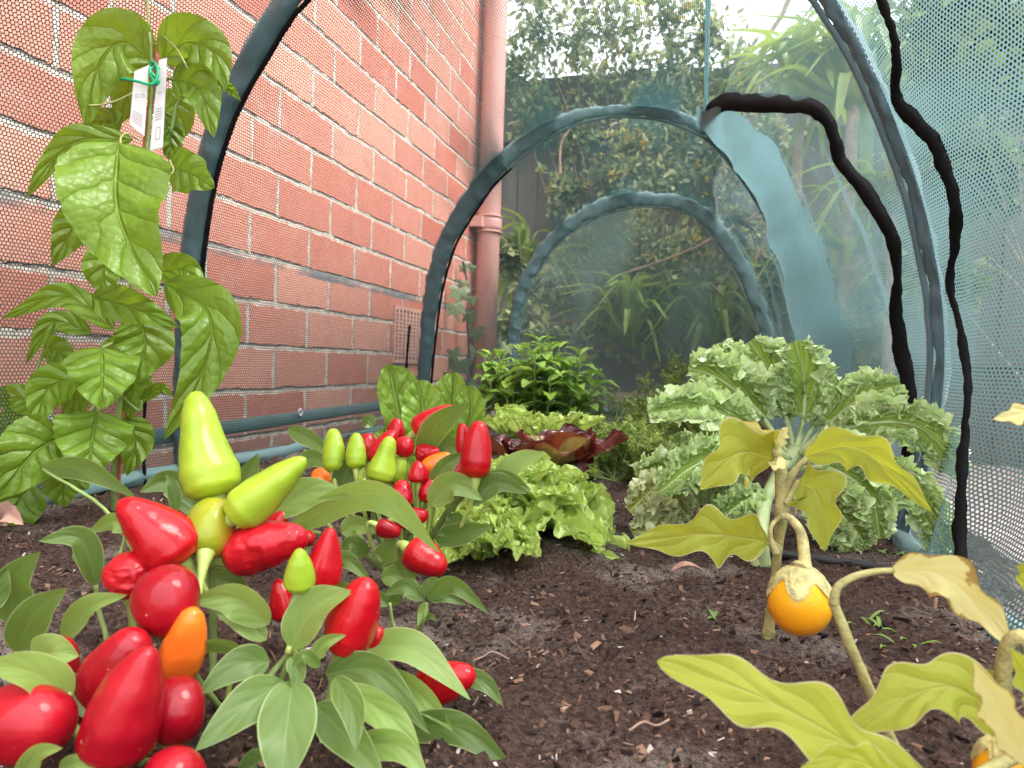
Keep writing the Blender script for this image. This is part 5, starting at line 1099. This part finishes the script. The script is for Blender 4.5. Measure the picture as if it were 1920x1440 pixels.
for px, r, lab in [([(888, 1245), (905, 1226), (925, 1219), (955, 1226)], .0005, 'pale curved twig on the soil beside the lowest right red pepper'), ([(1178, 1396), (1205, 1388), (1230, 1384), (1254, 1376)], .0006, 'thin reddish twig on the soil at the bottom middle'), ([(1189, 1160), (1190, 1172), (1189, 1182)], .0006, 'short upright straw on the soil in the middle')]:
    pts = [on_z(x, y)+[0, 0, .004+soil_z(*on_z(x, y)[:2])] for x, y in px]; mb = MB(); tube(mb, pts, r, 16, 6); tag(build('twig', mb, m_twig), lab, 'twig', 'twigs on the soil')

# ------------------------------------------------------------------ plants behind the tunnel
m_bush = plain_mat('bush_leaf', (.33, .37, .21), .5, .25, 12, useC=True, trans=.45)
m_lime = plain_mat('lime_bush_leaf', (.17, .22, .055), .55, .25, 12, useC=True, trans=.35)
m_twg = plain_mat('bush_twig', (.30, .24, .18), .85, .3, 40)
m_yel = plain_mat('yellow_petals', (.62, .46, .04), .6, .2, 40, trans=.3)
m_strap = leaf_mat('strap_leaf', (.20, .29, .045), (.25, .33, .07), (.16, .23, .07), 1, 0, .3, .003, .45, .3, mid=.10, veinw=.02, var=.35)
BC = [(1, 1, 1), (1.25, 1.2, 1.0), (.7, .8, .75), (1.5, 1.45, 1.2), (.85, .95, .8)]
def bush(name, label, root, clumps, per, L, hwr, mat, seed, grp, flowers=0, twr=.004):
    """limbs run from the root to every clump; twigs and leaves fill the clump"""
    rs = np.random.default_rng(seed); root = np.array(root, float); t_ = thing(name, label, 'bush', root, grp); sm, fm, yl = MB(), MB(), MB()
    pos, dr, ln, cc, fl = [], [], [], [], []
    for (c, r) in clumps:
        c = np.array(c, float); m_ = (root+c)/2+rs.normal(0, .06, 3)*[1, .4, 1]; tube(sm, [root+rs.normal(0, .02, 3)*[1, .5, 0], m_, c], [twr, twr*.4], 16, 6, lump=.001)
        for k in range(int(per*1.6/9)):
            e = c+unit(rs.normal(0, 1, 3))*r*rs.uniform(.3, 1.1)*np.array([1, .55, 1]); a = c+(e-c)*.1; tw = catmull([a, (a+e)/2+rs.normal(0, r*.15, 3)*[1, .5, 1], e], 8); tube(sm, tw, [twr*.35, twr*.15], 8, 4)
            tone = rs.uniform(.6, 1.35)
            for j in range(9):
                p_ = tw[min(7, 1+j*7//9)]+rs.normal(0, L*.25, 3); pos.append(p_); dr.append(unit(e-c)*.7+rs.normal(0, .7, 3)); ln.append(L*rs.uniform(.6, 1.4)); cc.append(np.array(BC[rs.integers(5)])*tone)
            if flowers and rs.uniform() < flowers: fl.append(e)
    leaf_cloud(fm, np.array(pos), np.array(dr), np.array(ln), hwr, np.array(cc), rs); build('branch', sm, m_twg, t_); build('foliage', fm, mat, t_)
    for e in fl:
        n = 9; q = np.tile(e, (n, 1))+rs.normal(0, .008, (n, 3)); leaf_cloud(yl, q, rs.normal(0, 1, (n, 3)), rs.uniform(.012, .024, n), .32, np.ones((n, 3)), rs)
    if fl: build('flower', yl, m_yel, t_)
    return t_
def cl(px, py, y, rpx): c = on_y(px, py, y); return (c, rpx*y/F)
g_b = 'bushes behind the tunnel'
bush('flowering_bush', 'grey-green bush with yellow flowers filling the middle of the view behind the tunnel', on_y(1240, 640, 3.15), [cl(1180, 280, 3.2, 90), cl(1260, 260, 3.15, 90), cl(1330, 290, 3.2, 90), cl(1230, 340, 3.1, 90), cl(1150, 330, 3.2, 60), cl(1210, 460, 3.1, 80), cl(1290, 470, 3.15, 90), cl(1240, 520, 3.1, 90), cl(1330, 540, 3.2, 80), cl(1180, 520, 3.15, 60), cl(1280, 580, 3.2, 70), cl(1380, 420, 3.2, 80), cl(1420, 500, 3.2, 70), cl(1080, 250, 3.3, 60), cl(1060, 360, 3.3, 60), cl(1110, 430, 3.25, 70), cl(1060, 520, 3.2, 60), cl(1130, 600, 3.2, 70), cl(1420, 330, 3.25, 70), cl(1200, 620, 3.2, 80), cl(1440, 250, 3.3, 70)], 330, .034, .27, m_bush, 41, g_b, .16)
bush('leafy_bush', 'tall loose bush reaching above the fence top in the upper middle', on_y(1150, 600, 3.30), [cl(1150, 60, 3.35, 120), cl(1240, 50, 3.35, 120), cl(1080, 90, 3.3, 100), cl(1010, 60, 3.3, 110), cl(960, 130, 3.3, 80), cl(1000, 190, 3.3, 80), cl(1180, 150, 3.3, 100), cl(1280, 130, 3.3, 90), cl(1100, -30, 3.35, 120), cl(1000, -30, 3.35, 120), cl(1230, -40, 3.35, 120), cl(1330, 60, 3.35, 80), cl(1390, 120, 3.3, 80), cl(1360, 180, 3.3, 70), cl(1290, 200, 3.3, 80)], 240, .038, .27, m_bush, 43, g_b, .10)
bush('leafy_bush', 'lime tinted leafy bush on the right behind the kale', on_y(1450, 650, 3.1), [cl(1420, 570, 3.1, 80), cl(1480, 600, 3.1, 80), cl(1400, 640, 3.1, 70), cl(1540, 560, 3.0, 80), cl(1460, 520, 3.1, 60), cl(1590, 640, 2.9, 80), cl(1650, 560, 2.9, 80)], 260, .045, .36, m_lime, 45, g_b)
bush('leafy_bush', 'bright leafy shrub outside the netting in the upper right corner', (1.25, 2.3, -.15), [cl(1780, 40, 2.3, 110), cl(1860, 60, 2.3, 120), cl(1920, 20, 2.2, 120), cl(1840, -40, 2.3, 130), cl(1800, 140, 2.4, 90), cl(1900, 130, 2.2, 90), cl(1760, 230, 2.6, 90), cl(1740, 380, 2.7, 90), cl(1760, 520, 2.7, 80), cl(1850, 330, 2.6, 70)], 330, .05, .33, m_lime, 47, g_b)
bush('leafy_bush', 'dark leafy bush low behind the downpipe at the end of the wall', on_y(1000, 690, 3.1), [cl(960, 600, 3.1, 60), cl(1020, 640, 3.1, 60), cl(1010, 540, 3.15, 60), cl(950, 480, 3.2, 50), cl(1070, 660, 3.1, 50)], 220, .045, .33, m_bush, 49, g_b)
def strap_plant(name, label, root, n, L, w, seed, tops=None, lean=(.35, 1.2), mat=None, tr=None):
    rs = np.random.default_rng(seed); root = np.array(root, float); t_ = thing(name, label, 'plant', (root[0], root[1], -.2), 'strappy plants behind the tunnel'); fm = MB()
    for i in range(n):
        az = rs.uniform(0, 6.28); l = L*rs.uniform(.6, 1.1); e = rs.uniform(*lean); h = np.array([math.cos(az), math.sin(az)*.5, 0]); d0 = h*math.cos(e)+np.array([0, 0, math.sin(e)]); mid = root+d0*l*.55; end = mid+(h*.75+np.array([0, 0, math.sin(e)-rs.uniform(.7, 1.7)]))*l*.5
        if end[1] > FY-.04: end[1] = FY-.05
        if mid[1] > FY-.04: mid[1] = FY-.05
        leaf(fm, [root+rs.normal(0, .01, 3), root+d0*l*.25, mid, end], w*rs.uniform(.7, 1.2), prof=pr_strap, nu=18, nv=5, fold=.35, seed=int(rs.integers(9999)))
    if tr is not None: mb = MB(); tube(mb, [(root[0], root[1], -.2), root+np.array([0, 0, .02])], tr, 12, 10, lump=.004); build('trunk', mb, m_twg, t_)
    build('foliage', fm, mat or m_strap, t_)
for i, (px, py, y, n, L, w, lab) in enumerate([(985, 560, 3.2, 34, .6, .022, 'arching strap leaved plant right behind the downpipe'), (1180, 640, 3.0, 44, .5, .02, 'strap leaved clump low behind the far hoop'), (1250, 520, 3.2, 30, .4, .019, 'hanging strap leaves in the dark gap under the flowering bush'), (1340, 660, 3.0, 30, .5, .02, 'strap leaved clump behind the tall feathery tops')]):
    strap_plant('strap_plant', lab, on_y(px, py, y), n, L, w, 60+i, lean=(.5, 1.45))
for i, (px, py, y, n, L, w, lab) in enumerate([(1600, 200, 2.9, 70, .62, .026, 'bright palm-like plant with arching blades over the fence at upper right'), (1500, 200, 3.1, 60, .6, .024, 'palm-like tuft left of the bright arching palm'), (1680, 400, 2.7, 30, .45, .018, 'arching bladed plant seen through the side net below the palm'), (1600, 480, 2.9, 34, .45, .018, 'lowest arching bladed plant on the right before the fence')]):
    strap_plant('palm_plant', lab, on_y(px, py, y), n, L, w, 70+i, lean=(.2, 1.5), tr=.022)
# bare branching tree against the sky on the right, dead sticks
def bare_tree(name, label, y, polys):
    t_ = None
    for i, (pts, r) in enumerate(polys):
        q = [on_y(a, b_, y) for a, b_ in pts]; 
        if t_ is None: t_ = thing(name, label, 'tree', (q[0][0], q[0][1], -.2)); q = [np.array([q[0][0], q[0][1], -.2])]+q
        mb = MB(); tube(mb, q, r, 30, 7, lump=.003); build('trunk' if i == 0 else 'branch', mb, m_twg, t_)
bare_tree('bare_tree', 'thin bare branching tree rising against the white sky above the fence', 3.25, [([(1400, 600), (1420, 150), (1470, 20), (1500, -60)], [.016, .016, .012, .01]), ([(1440, 90), (1500, 40), (1560, -40)], [.009, .006, .004]), ([(1530, 115), (1550, 40), (1545, 0), (1535, -40)], [.004, .003, .003, .002]), ([(1545, 110), (1590, 70), (1610, 20)], [.004, .003, .002]), ([(1590, 210), (1612, 110), (1630, 50)], [.011, .010, .009])])
rs = np.random.default_rng(77)
for i in range(9):
    px, py = rs.uniform(1060, 1440), rs.uniform(300, 560); a = rs.uniform(.6, 2.5); l = rs.uniform(60, 150); y = rs.uniform(2.98, 3.1)
    q0 = on_y(px, py, y); q1 = on_y(px+l*math.cos(a)*.5+rs.uniform(-15, 15), py+l*math.sin(a)*.5, y+.02); q2 = on_y(px+l*math.cos(a), py+l*math.sin(a), y)
DS = [([(1330, 700), (1345, 600), (1420, 480), (1470, 360)], 'long pale dead stick leaning right through the bush'), ([(1330, 530), (1370, 570), (1400, 610)], 'short reddish dead stick low behind the kale'), ([(1300, 700), (1296, 620), (1290, 560)], 'dead stick standing at the back near the fence foot'), ([(1050, 330), (1052, 270), (1075, 235)], 'pale hooked twig in front of the fence palings'), ([(1150, 520), (1290, 470), (1420, 400)], 'thin dead twig crossing the middle of the bush'), ([(1030, 610), (1090, 600), (1150, 612)], 'dead twig lying low by the far hoop'), ([(1395, 640), (1390, 560), (1400, 500)], 'grey dead stalk beside the far hoop on the right')]
for pts, lab in DS:
    q = [on_y(a, b_, 3.0+.02*i) for i, (a, b_) in enumerate(pts)]; mb = MB(); tube(mb, q, [.0065, .0045, .003], 20, 6, lump=.002); tag(build('dead_stick', mb, m_twig), lab, 'stick', 'dead sticks behind the tunnel')
